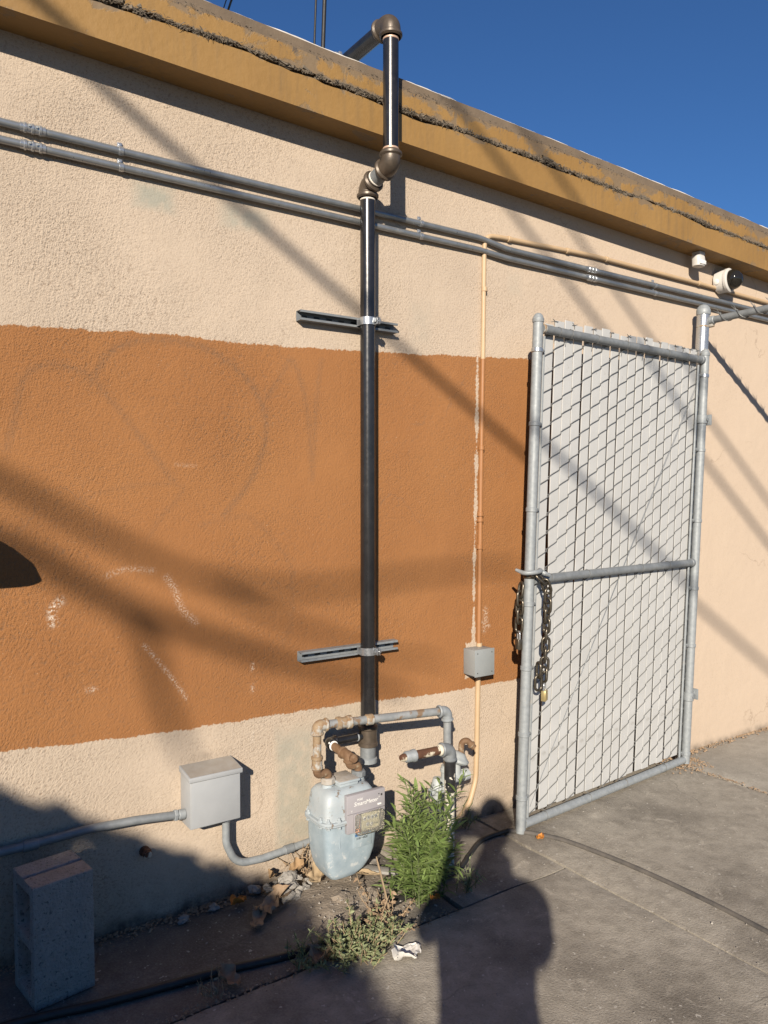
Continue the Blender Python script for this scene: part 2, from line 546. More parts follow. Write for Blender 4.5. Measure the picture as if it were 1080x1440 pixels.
def obj(name, mb, mat, parent=None, sharp=38, smooth=True):
    """one mesh object from world coordinates; its origin sits in the middle of it"""
    vs_ = np.array(mb.v, dtype=np.float64)
    lo, hi = vs_.min(0), vs_.max(0)
    c = (lo + hi) / 2
    if parent is None:
        c[2] = lo[2]
    me = bpy.data.meshes.new(name)
    me.from_pydata((vs_ - c).tolist(), [], mb.f)
    bm = bmesh.new()
    bm.from_mesh(me)
    bmesh.ops.recalc_face_normals(bm, faces=bm.faces[:])
    bm.to_mesh(me)
    bm.free()
    if smooth:
        me.polygons.foreach_set('use_smooth', [True] * len(me.polygons))
        me.set_sharp_from_angle(angle=R(sharp))
    o = bpy.data.objects.new(name, me)
    COL.objects.link(o)
    me.materials.append(M[mat] if isinstance(mat, str) else mat)
    c = Vector(c)
    WORLD[o] = c
    if parent is not None:
        o.parent = parent
        o.location = c - WORLD[parent]
    else:
        o.location = c
    return o


def tag(o, label=None, cat=None, group=None, kind=None):
    if label:
        o['label'] = label
    if cat:
        o['category'] = cat
    if group:
        o['group'] = group
    if kind:
        o['kind'] = kind
    return o


def thing(name, label, cat, loc, group=None):
    o = bpy.data.objects.new(name, None)
    o.empty_display_size = .1
    COL.objects.link(o)
    o.location = loc
    WORLD[o] = Vector(loc)
    return tag(o, label, cat, group)


def dup(src, parent, world_loc, name=None, rot=None):
    c = src.copy()
    COL.objects.link(c)
    c.parent = parent
    wl = Vector(world_loc)
    WORLD[c] = wl
    c.location = wl - (WORLD[parent] if parent is not None else Vector((0, 0, 0)))
    if rot is not None:
        c.rotation_euler = rot
    return c


def fattr(me, name, arr):
    a = me.attributes.new(name, 'FLOAT', 'POINT')
    a.data.foreach_set('value', np.asarray(arr, dtype=np.float32))


def text(name, s, size, origin, parent, mat='print_white', italic=0.0, depth=.0004):
    """flat lettering facing -y"""
    cu = bpy.data.curves.new(name, 'FONT')
    cu.body = s
    cu.size = size
    cu.extrude = depth
    cu.shear = italic
    cu.resolution_u = 3
    t = bpy.data.objects.new(name, cu)
    COL.objects.link(t)
    dg = bpy.context.evaluated_depsgraph_get()
    me = bpy.data.meshes.new_from_object(t.evaluated_get(dg))
    bpy.data.objects.remove(t)
    me.transform(Matrix.Rotation(R(90), 4, 'X'))
    me.name = name
    me.materials.clear()
    o = link_mesh(name, me, mat, parent, Vector(origin) - WORLD[parent])
    WORLD[o] = Vector(origin)
    return o


def z0(x):                                    # lower edge of the fascia: the eave dips to the right
    return 3.163 - .018 * x - .0024 * x * x


def nz(x, y=0., z=0.):
    return noise.noise(Vector((x, y, z)))


# ------------------------------------------------------------------ the setting: ground
g = MB()
g.add([(-120, -120, -.035), (120, -120, -.035), (120, 120, -.035), (-120, 120, -.035)], [(0, 1, 2, 3)])
tag(obj('ground', g, 'asphalt'), kind='structure')

pav = tag(thing('pavement', 'worn concrete pavement along the stucco wall', 'pavement', (1.5, -2, -.03)), kind='structure')


def slab(name, pts, ztop, mat, thick=.03, res=.05, amp=.004, edge_drop=.006):
    """concrete slab from a quad outline, gently uneven on top, rounded at its arrises"""
    a, b_, c, d = [Vector((p[0], p[1], 0)) for p in pts]
    nx = max(2, int((b_ - a).length / res))
    ny = max(2, int((d - a).length / res))
    vs_, fs = [], []
    for j in range(ny + 1):
        for i in range(nx + 1):
            u, w = i / nx, j / ny
            p = a.lerp(b_, u).lerp(d.lerp(c, u), w)
            e = min(i, nx - i, j, ny - j)
            z = ztop + amp * nz(p.x * 1.7, p.y * 1.7, ztop * 31) + amp * .35 * nz(p.x * 7, p.y * 7, 3.1)
            if e == 0:
                z -= edge_drop * (1 + .8 * nz(p.x * 9, p.y * 9, 8))
            vs_.append((p.x, p.y, z))
    for j in range(ny):
        for i in range(nx):
            k = j * (nx + 1) + i
            fs.append((k, k + 1, k + nx + 2, k + nx + 1))
    rim = [i for i in range(nx + 1)] + [j * (nx + 1) + nx for j in range(1, ny + 1)] + [ny * (nx + 1) + i for i in range(nx - 1, -1, -1)] + [j * (nx + 1) for j in range(ny - 1, 0, -1)]
    o = len(vs_)
    for k in rim:
        vs_.append((vs_[k][0], vs_[k][1], ztop - thick))
    for q in range(len(rim)):
        q2 = (q + 1) % len(rim)
        fs.append((rim[q], o + q, o + q2, rim[q2]))
    mb = MB().add(vs_, fs)
    return obj(name, mb, mat, pav, 50)


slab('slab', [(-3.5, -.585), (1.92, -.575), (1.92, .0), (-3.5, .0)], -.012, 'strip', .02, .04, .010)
slab('slab', [(-3.5, -4.6), (2.52, -4.6), (2.50, -.60), (-3.5, -.612)], .0, 'concrete', .034, .06)
slab('slab', [(1.935, -.585), (2.50, -.588), (2.50, .0), (1.935, .0)], -.004, 'concrete', .028, .05)
slab('slab', [(2.512, -4.6), (4.0, -4.6), (4.0, .0), (2.512, .0)], .0, 'concrete', .034, .06)
slab('slab', [(4.012, -4.6), (9.0, -4.6), (9.0, .0), (4.012, .0)], .001, 'concrete_pale', .034, .08)
slab('slab', [(-3.5, -8.6), (9.0, -8.6), (9.0, -4.612), (-3.5, -4.612)], .0, 'concrete', .034, .2)

# ------------------------------------------------------------------ building
bld = thing('building', 'peach stucco building with an orange band and an ochre cracked fascia', 'building', (2.5, .2, 0))

xs = np.arange(-.9, 7.2001, .009)
zs = np.arange(-.03, 3.26, .009)
X, Z = np.meshgrid(xs, zs)
nxw, nzw = len(xs), len(zs)
bt = np.interp(X, [-.9, .40, 1.01, 1.24, 1.88, 2.37, 2.86, 3.6], [2.15, 2.176, 2.212, 2.206, 2.233, 2.265, 2.295, 2.31])
bb = np.interp(X, [-.9, .38, .66, 1.0, 1.42, 1.88, 2.2, 2.79, 3.6], [.75, .732, .713, .697, .691, .681, .656, .653, .65])
band = np.minimum(np.minimum(bt - Z, Z - bb), 3.35 - X)
# strip left unpainted beside the thin conduit and round its junction box
cx_ = np.interp(Z, [.7, .88, 1.34, 1.51, 1.93, 2.3], [2.487, 2.489, 2.494, 2.497, 2.502, 2.506])
st = np.abs(X - cx_) - (.008 + .004 * np.sin(Z * 23) * np.sin(Z * 7 + 1))
st = np.where((Z > .86) & (Z < 2.35), st, .5)
bx = np.maximum(np.abs(X - 2.475) - .038, np.abs(Z - .79) - .085)
band = np.minimum(band, np.minimum(st, bx))
band = np.clip(band, -.2, .2)


def seg_dist(poly):
    d = np.full(X.shape, 9.0)
    for (ax, az), (bx_, bz) in zip(poly[:-1], poly[1:]):
        sel = (X > min(ax, bx_) - .12) & (X < max(ax, bx_) + .12) & (Z > min(az, bz) - .12) & (Z < max(az, bz) + .12)
        px, pz = X[sel] - ax, Z[sel] - az
        dx, dz = bx_ - ax, bz - az
        t = np.clip((px * dx + pz * dz) / (dx * dx + dz * dz), 0, 1)
        d[sel] = np.minimum(d[sel], np.hypot(px - t * dx, pz - t * dz))
    return d


def smoothpoly(p, k=6):
    p = [np.array(q) for q in p]
    out = []
    for i in range(len(p) - 1):
        a, b_, c, d = p[max(i - 1, 0)], p[i], p[i + 1], p[min(i + 2, len(p) - 1)]
        for j in range(k):
            t = j / k
            out.append(tuple(.5 * (2 * b_ + (c - a) * t + (2 * a - 5 * b_ + 4 * c - d) * t * t + (3 * b_ - a - 3 * c + d) * t ** 3)))
    out.append(tuple(p[-1]))
    return out


GRAF = [
    [(.417, 1.764), (.441, 1.861), (.476, 2.009), (.544, 2.057), (.626, 2.052), (.698, 2.027), (.747, 1.967), (.848, 1.843), (.926, 1.74), (.987, 1.66)],
    [(.698, 2.014), (.748, 2.108), (.825, 2.160), (.93, 2.185), (1.039, 2.185), (1.153, 2.161), (1.272, 2.088), (1.349, 1.994), (1.38, 1.881), (1.356, 1.764), (1.3, 1.649), (1.193, 1.522)],
    [(1.38, 1.996), (1.445, 2.088), (1.494, 2.165), (1.544, 2.066), (1.577, 1.89), (1.59, 1.665)],
    [(1.592, 1.665), (1.603, 1.876), (1.62, 2.072), (1.638, 2.174)],
    [(.669, 1.595), (.807, 1.633), (.98, 1.647), (1.028, 1.62), (.938, 1.513), (.897, 1.447)],
    [(1.091, 1.482), (1.208, 1.507), (1.3, 1.513), (1.394, 1.431), (1.475, 1.324), (1.494, 1.204), (1.482, 1.056), (1.449, .985)],
]
graf = np.zeros(X.shape)
for k, p in enumerate(GRAF):
    w = (.014, .015, .013, .012, .010, .012)[k]
    a = (.85, 1, .8, .75, .5, .5)[k]
    graf = np.maximum(graf, a * np.exp(-(seg_dist(smoothpoly(p)) / w) ** 2))
CHALK = [[(.582, 1.232), (.552, 1.197), (.557, 1.153)], [(.741, 1.31), (.791, 1.327), (.843, 1.33), (.909, 1.32)],
         [(.963, 1.29), (.997, 1.233), (1.018, 1.17), (1.074, 1.11)], [(.874, 1.042), (.933, .968), (1.002, .87), (1.036, .817)],
         [(.672, .904), (.695, .901)], [(1.312, .915), (1.312, .896)], [(1.312, .828), (1.312, .806)],
         [(2.56, .93), (2.57, .98), (2.565, 1.03)], [(2.55, .97), (2.59, .945)], [(1.0, 1.72), (1.08, 1.715)], [(1.31, .60), (1.312, .64)]]
chalk = np.zeros(X.shape)
for k, p in enumerate(CHALK):
    w = (.012, .010, .012, .0055, .008, .006, .006, .012, .008, .005, .006)[k]
    chalk = np.maximum(chalk, (.9, .30, .45, .6, .6, .8, .7, .6, .6, .25, .7)[k] * np.exp(-(seg_dist(smoothpoly(p)) / w) ** 2))


def blob(x0, z0_, rx, rz, s=.25):
    d = np.maximum(np.abs(X - x0) / rx, np.abs(Z - z0_) / rz)
    return np.clip((1 - d) / s, 0, 1)


patch = np.maximum.reduce([1.0 * blob(.925, 2.71, .10, .06, .6), .8 * blob(1.29, 2.70, .13, .06, .6), .8 * blob(1.50, .36, .10, .30, .35),
                           .35 * blob(1.72, .60, .18, .10, .6), .25 * blob(2.16, 2.38, .08, .14, .7), .22 * blob(2.75, 2.66, .06, .07, .6)])
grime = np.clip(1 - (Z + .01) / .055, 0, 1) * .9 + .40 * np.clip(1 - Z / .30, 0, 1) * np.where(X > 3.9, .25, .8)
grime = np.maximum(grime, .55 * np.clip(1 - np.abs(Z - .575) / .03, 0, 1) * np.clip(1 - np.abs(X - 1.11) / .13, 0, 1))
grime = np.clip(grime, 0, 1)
coarse = np.interp(X, [-.9, 1.2, 2.4, 3.2, 4.2, 7], [1.0, .95, .66, .5, .26, .2])
lowf = sum(np.sin(X * a_ + b__ + 1.7 * np.sin(Z * c__ + b__)) * np.sin(Z * d__ + b__ * 2) for a_, b__, c__, d__ in ((2.3, .4, 3.1, 2.9), (5.1, 1.9, 4.3, 5.7), (9.7, 3.3, 8.1, 7.9)))
coarse = np.clip(coarse * (1 + .22 * lowf), .1, 1.3)
coarse = coarse * (1 - .6 * np.clip(patch, 0, 1))
peach = np.interp(X, [0, 2.2, 4.0, 5], [0, .1, .75, .8])
V = np.stack([X.ravel(), np.zeros(X.size), Z.ravel()], 1)
V[:, 1] = .0025 * np.sin(X.ravel() * 2.1 + 1.3 * np.sin(Z.ravel() * 1.7)) + .0015 * np.sin(Z.ravel() * 5 + X.ravel() * 3.3)
idx = np.arange(nxw * nzw).reshape(nzw, nxw)
F = np.stack([idx[:-1, :-1].ravel(), idx[:-1, 1:].ravel(), idx[1:, 1:].ravel(), idx[1:, :-1].ravel()], 1)
me = bpy.data.meshes.new('wall')
me.vertices.add(len(V))
me.vertices.foreach_set('co', V.ravel())
me.loops.add(F.size)
me.loops.foreach_set('vertex_index', F.ravel().astype(np.int32))
me.polygons.add(len(F))
me.polygons.foreach_set('loop_start', np.arange(0, F.size, 4, dtype=np.int32))
me.polygons.foreach_set('use_smooth', np.ones(len(F), dtype=bool))
me.update()
me.validate()
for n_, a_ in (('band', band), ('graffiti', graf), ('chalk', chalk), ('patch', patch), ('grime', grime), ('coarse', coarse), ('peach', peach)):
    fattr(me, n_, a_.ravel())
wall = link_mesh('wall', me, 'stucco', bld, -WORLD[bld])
WORLD[wall] = Vector((0, 0, 0))
back = MB().box(-.9, 7.2, .012, 6.0, -.02, 3.0)
obj('wall_core', back, 'rubble', bld)


def strip(zb, zt, yf, yb, x0=-.9, x1=7.2, step=.015):
    """board running along the eave; its lower and upper edges follow functions of x"""
    n_ = int((x1 - x0) / step)
    vs_, fs, wear = [], [], []
    rows = 4
    for i in range(n_ + 1):
        x = x0 + (x1 - x0) * i / n_
        a, c = zb(x), zt(x)
        vs_.append((x, yb(x), a))
        for k in range(rows + 1):
            vs_.append((x, yf(x), a + (c - a) * k / rows))
        vs_.append((x, yb(x), c))
    m_ = rows + 3
    for i in range(n_):
        for k in range(m_):
            k2 = (k + 1) % m_
            fs.append((i * m_ + k, (i + 1) * m_ + k, (i + 1) * m_ + k2, i * m_ + k2))
    fs.append(tuple(range(m_)))
    fs.append(tuple(n_ * m_ + k for k in range(m_ - 1, -1, -1)))
    return MB().add(vs_, fs)


def rag(x, s, a, seed):
    return a * (nz(x * s, seed) + .6 * nz(x * s * 3.1, seed + 5) + .35 * nz(x * s * 9, seed + 9))


def crack_c(x):
    return z0(x) + .141 + rag(x, 1.2, .012, 2)


def crack_w(x):
    return max(.0035, float(np.interp(x, [0, .9, 2.4, 3.6, 6], [.009, .0145, .0125, .009, .007])) + rag(x, 2.3, .010, 17))


lower = obj('lower_board', strip(z0, lambda x: crack_c(x) - crack_w(x) + rag(x, 5, .004, 3), lambda x: -.14 + .002 * nz(x * 2), lambda x: -.002), 'fascia', bld)
upper = obj('upper_board', strip(lambda x: crack_c(x) + crack_w(x) * .7 + rag(x, 6, .004, 31), lambda x: z0(x) + .226 + rag(x, 2, .004, 40),
                                 lambda x: -.137 + .004 * nz(x * 1.5, 7), lambda x: -.01), 'fascia', bld)
for o_, wv in ((lower, .0), (upper, .10)):
    me = o_.data
    co = np.empty(len(me.vertices) * 3)
    me.vertices.foreach_get('co', co)
    co = co.reshape(-1, 3) + np.array(WORLD[o_])
    rel = np.array([z - z0(x) for x, z in zip(co[:, 0], co[:, 2])])
    if o_ is lower:
        w_ = np.clip((rel - .085) / .045, 0, 1) * .15 + .01 + np.clip((.012 - rel) / .012, 0, 1) * .06
    else:
        w_ = .10 + np.clip((rel - .185) / .05, 0, 1) * .16 + np.clip((.170 - rel) / .02, 0, 1) * .14
    fattr(me, 'wear', w_)
obj('crack_backing', strip(lambda x: z0(x) + .10, lambda x: z0(x) + .19, lambda x: -.122 + .004 * nz(x * 20, 3), lambda x: -.05), 'tar', bld)
obj('roof_edge', strip(lambda x: z0(x) + .221 + rag(x, 3, .006, 55), lambda x: z0(x) + .272 + rag(x, 1.5, .003, 60), lambda x: -.130 + .004 * nz(x * 3, 70), lambda x: .2), 'roof_edge', bld)
obj('roof_coating', strip(lambda x: z0(x) + .270 + rag(x, 1.5, .003, 60), lambda x: z0(x) + .2755 + rag(x, 4, .0035, 80), lambda x: -.127 + .006 * nz(x * 8, 75), lambda x: 5.9), 'roof_white', bld)
# frayed felt and cobweb fibres hanging out of the crack and along the roof edge
fb = MB()
for k in range(5200):
    x = random.uniform(.2, 6.0)
    if nz(x * 1.8, 11) + .55 * nz(x * 6, 12) < random.uniform(-.65, .25):
        continue
    top = random.random() < .16
    zc = z0(x) + .232 if top else crack_c(x) + random.uniform(-.25, .95) * crack_w(x)
    y = -.139 - random.random() * .008
    L = random.uniform(.006, .026) * (.6 if top else 1)
    a = random.choice((0, math.pi)) + random.gauss(0, .45)
    p = Vector((x, y, zc))
    pts = [p]
    d = Vector((math.cos(a), -.12 * random.random(), math.sin(a)))
    for q in range(3):
        d = (d + Vector((random.gauss(0, .5), random.gauss(0, .12), random.gauss(0, .32) - .10))).normalized()
        p = p + d * L / 3
        p.y = min(p.y, -.1405)
        pts.append(p)
    fb.tube(pts, [random.uniform(.0006, .0017)] * 3 + [.0004], 3, False)
tag(obj('frayed_felt', fb, 'fibre', bld, smooth=False), kind='stuff')
# thick crumbs of felt caught in the crack
fb = MB()
for k in range(1100):
    x = random.uniform(.2, 6.0)
    if nz(x * 2.6, 21) < random.uniform(-.7, .3):
        continue
    zc = crack_c(x) + random.uniform(-.15, .9) * crack_w(x)
    s_ = random.uniform(.003, .011)
    pts = [(x + random.gauss(0, s_ * 2), -.128 - random.random() * .012, zc + random.gauss(0, s_ * .5)) for q in range(3)]
    fb.tube(pts, [s_ * .5, s_, s_ * .4], 5)
tag(obj('felt_crumbs', fb, 'fibre', bld, smooth=False), kind='stuff')

# ------------------------------------------------------------------ gas riser
PX, PY, PR = 1.822, -.075, .0322
UY = -.238
riser = thing('gas_riser_pipe', 'tall black gas pipe climbing the wall and bending over the roof edge', 'pipe', (PX, PY, .42))
obj('lower_pipe', MB().tube([(PX, PY, .585), (PX, PY, 2.868)], PR, 24), 'black_pipe', riser)
obj('upper_pipe', MB().tube([(PX + .008, UY, 3.005), (PX + .008, UY, 3.475)], PR, 24), 'black_pipe', riser)
obj('roof_pipe', MB().tube([(PX + .008, UY + .075, 3.530), (PX - .01, 1.7, 3.530)], PR, 24), 'black_pipe', riser)


def elbow(name, pts, r, rad, mat, parent, ends=True, n=24, ring=1.18, rl=.55):
    path = fillet(pts, rad, 9)
    mb = MB().tube(path, r, n)
    for a, c in ((path[0], path[1]), (path[-1], path[-2])):
        d = (Vector(c) - Vector(a)).normalized()
        mb.collar(Vector(a) + d * r * rl * .5, d, r * ring, r * rl, n, .18)
    return obj(name, mb, mat, parent)


# the offset: a 45 out, a short nipple, a 45 back up
elbow('elbow', [(PX, PY, 2.868), (PX, PY, 2.915), (PX + .002, -.128, 2.932)], PR * 1.24, .05, 'fitting', riser)
obj('nipple', MB().tube([(PX + .002, -.12, 2.929), (PX + .006, -.185, 2.950)], PR * 1.02, 20), 'galv_dull', riser)
elbow('elbow', [(PX + .006, -.182, 2.949), (PX + .008, UY, 2.962), (PX + .008, UY, 3.012)], PR * 1.24, .055, 'fitting', riser)
elbow('elbow', [(PX + .008, UY, 3.470), (PX + .008, UY, 3.532), (PX + .008, UY + .082, 3.530)], PR * 1.26, .055, 'fitting', riser)
for z_, y_ in ((2.862, PY),):
    obj('thread_ring', MB().collar((PX, y_, z_), (0, 0, 1), PR * 1.05, .012), 'dope', riser)
for z_ in (3.020, 3.462):
    obj('thread_ring', MB().collar((PX + .008, UY, z_), (0, 0, 1), PR * 1.05, .014), 'copper_thread', riser)
obj('thread_ring', MB().collar((PX + .008, UY + .088, 3.530), (0, 1, 0), PR * 1.06, .008), 'dope', riser)
obj('thread_ring', MB().collar((PX + .0025, -.134, 2.9335), (.06, -.95, .3), PR * 1.09, .008), 'dope', riser)
# foot of the riser: tee, bushing, galvanised union with its cap
obj('tee', MB().lathe([(.034, 0), (.0425, .004), (.0425, .018), (.038, .022), (.038, .075), (.0425, .079), (.0425, .092), (.034, .096)], (PX, PY, .506), (0, 0, 1), 24), 'fitting', riser)
obj('union', MB().lathe([(.030, 0), (.034, .003), (.034, .062), (.036, .064)], (PX, PY, .446), (0, 0, 1), 24), 'galv_dull', riser)
obj('end_cap', MB().lathe([(.006, 0), (.030, .006), (.040, .012), (.040, .030), (.034, .034)], (PX, PY, .425), (0, 0, 1), 24), 'galv', riser)
BR = .0165
obj('branch_pipe', MB().tube([(PX - .03, PY, .556), (1.655, PY, .558)], BR, 16), 'black_pipe', riser)
obj('thread_ring', MB().collar((PX - .055, PY, .556), (1, 0, 0), BR * 1.12, .008), 'galv', riser)
elbow('elbow', [(1.662, PY, .558), (1.622, PY, .559), (1.622, PY - .042, .557)], BR * 1.3, .025, 'black_pipe', riser)
obj('thread_ring', MB().collar((1.622, PY - .047, .557), (0, 1, -.05), BR * 1.25, .008), 'print_white', riser)
obj('nipple', MB().tube([(1.622, PY - .04, .557), (1.636, -.196, .535)], BR * 1.05, 16), 'rust', riser)

# roof support and clamp under the pipe
t = thing('pipe_support', 'galvanised clamp block holding the black pipe on the roof', 'pipe support', (PX, .16, z0(PX) + .275))
obj('base_block', MB().bbox(PX - .10, PX + .10, .11, .21, z0(PX) + .279, 3.478, .004), 'galv', t)
obj('clamp', MB().lathe([(PR * 1.02, 0), (PR * 1.14, .001), (PR * 1.14, .031), (PR * 1.02, .032)], (PX, .144, 3.530), (0, 1, 0), 24).bbox(PX - .008, PX + .008, .146, .174, 3.565, 3.592, .002), 'galv_new', t)
obj('bolt', MB().hexnut((PX - .016, .16, 3.582), (1, 0, 0), .009, .012), 'galv_new', t)

# ------------------------------------------------------------------ strut channels with clamps
for zc, lab in ((2.345, 'slotted steel strut channel behind the black pipe on the peach wall'), (.925, 'slotted steel strut channel behind the black pipe near the gas meter')):
    t = thing('strut_channel', lab, 'strut channel', (1.775, 0, zc), 'strut channels holding the gas pipe')
    x0_, x1_ = 1.515, 2.005
    h, d = .0207, .041
    mb = MB()
    prof = [(-.002, -h), (-d, -h), (-d, -h + .009), (-d + .007, -h + .009), (-d + .007, -h + .0065), (-d + .0025, -h + .0065), (-d + .0025, -h + .0025), (-.0045, -h + .0025),
            (-.0045, h - .0025), (-d + .0025, h - .0025), (-d + .0025, h - .0065), (-d + .007, h - .0065), (-d + .007, h - .009), (-d, h - .009), (-d, h), (-.002, h)]
    n_ = len(prof)
    vs_ = [(x0_, y, zc + z) for y, z in prof] + [(x1_, y, zc + z) for y, z in prof]
    fs = [(k, (k + 1) % n_, n_ + (k + 1) % n_, n_ + k) for k in range(n_)] + [tuple(range(n_)), tuple(range(2 * n_ - 1, n_ - 1, -1))]
    obj('channel', MB().add(vs_, fs), 'galv_dull' if zc > 2 else 'galv', t, 20)
    src = None
    for k in range(8):
        xk = x0_ + .035 + k * .0605
        s_mb = MB().bbox(xk - .014, xk + .014, -.0062, -.0048, zc - .0065, zc + .0065, .0005, 1)
        if src is None:
            src = obj('slot', s_mb, 'print_dark', t)
        else:
            dup(src, t, (xk, -.0055, zc))
    cl = MB()
    arc = [(PX + (PR + .002) * math.cos(a), PY - (PR + .002) * math.sin(a)) for a in np.linspace(-.5, math.pi + .5, 22)]
    arc = [(PX + PR + .001, -.045)] + arc + [(PX - PR - .001, -.045)]
    vs_ = []
    for (x_, y_) in arc:
        q = Vector((x_ - PX, y_ - PY, 0)).normalized() * .0028
        for zz in (-.016, .016):
            vs_ += [(x_, y_, zc + zz), (x_ + q.x, y_ + q.y, zc + zz)]
    fs = []
    for k in range(len(arc) - 1):
        a = k * 4
        fs += [(a, a + 4, a + 5, a + 1), (a + 2, a + 3, a + 7, a + 6), (a + 1, a + 5, a + 7, a + 3), (a, a + 2, a + 6, a + 4)]
    fs += [(0, 1, 3, 2), (len(vs_) - 4, len(vs_) - 2, len(vs_) - 1, len(vs_) - 3)]
    c_ = obj('pipe_clamp', cl.add(vs_, fs), 'galv_new', t)
    ear = MB().bbox(PX + .016, PX + .019, PY - .053, PY - .031, zc - .015, zc + .015, .001).bbox(PX + .027, PX + .030, PY - .053, PY - .031, zc - .015, zc + .015, .001)
    obj('ear', ear, 'galv_new', c_)
    obj('bolt', MB().hexnut((PX + .012, PY - .044, zc), (1, 0, 0), .0075, .007).tube([(PX + .012, PY - .044, zc), (PX + .04, PY - .044, zc)], .0032, 8).hexnut((PX + .034, PY - .044, zc), (1, 0, 0), .0075, .006), 'galv_new', c_)

# ------------------------------------------------------------------ twin steel conduits along the wall
CR = .0132
for nm, za, zb_, lab in (('steel_conduit', 2.842, 2.813, 'upper of the two grey steel conduits running under the eave'),
                         ('steel_conduit', 2.784, 2.768, 'lower of the two grey steel conduits running under the eave')):
    t = thing(nm, lab, 'conduit', (2.5, -.02, za), 'grey conduits along the wall')
    path = fillet([(-.9, -.019, za + .006), (.8, -.019, za), (2.50, -.019, za), (2.68, -.026, zb_ + .003), (3.3, -.021, zb_), (4.5, -.021, zb_ - .006), (7.0, -.021, zb_ - .03)], .25, 8)
    obj('tube', MB().tube(path, CR, 16), 'emt', t)
    for xc in (.506, 3.30):
        zc = za + .002 if xc < 1 else zb_
        mb = MB()
        for dx in (-.024, 0., .024):
            mb.collar((xc + dx, -.0195, zc), (1, 0, 0), CR * 1.34, .017, 16, .3)
        mb.tube([(xc - .04, -.0195, zc), (xc + .04, -.0195, zc)], CR * 1.16, 16)
        cp = obj('coupling', mb, 'galv_new', t)
        for dx in (-.012, .012):
            obj('set_screw', MB().collar((xc + dx, -.0195 - CR * 1.3, zc + .003), (0, 1, 0), .0045, .006, 8), 'galv', cp)
    # straps
    for xc, w in ((.80, 'left of the black pipe'), (2.148, 'right of the black pipe'), (3.842, 'above the gate')):
        zc = za if xc < 2.5 else zb_ - .003
        s_ = thing('conduit_strap', ('upper' if za > 2.8 else 'lower') + ' conduit strap ' + w, 'strap', (xc, 0, zc), 'conduit straps')
        mb = MB()
        mb.lathe([(CR * 1.02, -.009), (CR * 1.16, -.008), (CR * 1.22, 0), (CR * 1.16, .008), (CR * 1.02, .009)], (xc, -.0198, zc), (1, 0, 0), 16)
        obj('saddle', mb, 'galv_new', s_)
        obj('foot', MB().bbox(xc - .009, xc + .009, -.006, -.0005, zc + CR, zc + CR + .022, .001), 'galv_new', s_)
        obj('screw', MB().hexnut((xc, -.008, zc + CR + .013), (0, 1, 0), .0055, .005), 'galv_new', s_)

# ------------------------------------------------------------------ thin painted conduit with junction box
pc = pm('peach_conduit_paint', (.455, .325, .195), (.50, .36, .22), 10, .55, 0, .1)
po = pm('orange_conduit_paint', (.31, .138, .05), (.35, .16, .06), 10, .55, 0, .1)
t = thing('painted_conduit', 'thin painted conduit dropping from the eave to the plant, peach and orange', 'conduit', (2.505, -.014, .2))
TR = .0118
obj('top_run', MB().tube(fillet([(2.533, -.014, 2.40), (2.538, -.012, 2.77), (2.545, -.010, 2.862), (2.64, -.012, 2.870), (3.3, -.013, 2.893), (4.3, -.014, 2.886), (7.0, -.014, 2.84)], .06, 8), TR, 14), pc, t)
obj('top_drop', MB().tube([(2.5325, -.014, 2.41), (2.531, -.014, 2.262)], TR, 14), pc, t)
obj('orange_run', MB().tube([(2.531, -.014, 2.262), (2.522, -.014, 1.8), (2.516, -.014, 1.34), (2.510, -.014, .85)], TR, 14), po, t)
obj('lower_run', MB().tube(fillet([(2.507, -.014, .74), (2.500, -.014, .35), (2.492, -.016, .20), (2.44, -.03, .095), (2.34, -.05, .03), (2.26, -.07, -.02)], .14, 8), TR * 1.12, 14), pc, t)
for (x_, z_, mt) in ((2.521, 1.829, po), (2.512, 1.345, po), (2.511, .862, pc), (2.536, 2.60, pc)):
    obj('coupling', MB().collar((x_ + .002, -.014, z_), (0, 0, 1), TR * 1.28, .022, 14), mt, t)
obj('coupling', MB().collar((2.517, -.014, 1.505), (0, 0, 1), TR * 1.35, .020, 14).collar((2.5165, -.014, 1.475), (0, 0, 1), TR * 1.35, .016, 14), po, t)
for x_, z_ in ((2.70, 2.8715), (3.117, 2.886), (3.427, 2.8925), (4.275, 2.887), (5.2, 2.869)):
    obj('coupling', MB().collar((x_, -.0132, z_), (1, 0, .01), TR * 1.3, .02, 14), pc, t)
jb = thing('junction_box', 'small grey junction box on the thin painted conduit', 'junction box', (2.48, -.045, .73))
obj('body', MB().bbox(2.421, 2.541, -.088, -.003, .730, .856, .004), 'jbox', jb)
obj('cover', MB().bbox(2.4185, 2.5435, -.0915, -.0885, .7275, .8585, .0014), 'jbox', jb)
sc = None
for dx in (-.045, .045):
    for dz in (-.047, .047):
        mb = MB().collar((2.481 + dx, -.092, .793 + dz), (0, 1, 0), .0028, .002, 8)
        if sc is None:
            sc = obj('screw', mb, 'print_dark', jb)
        else:
            dup(sc, jb, (2.481 + dx, -.092, .793 + dz))

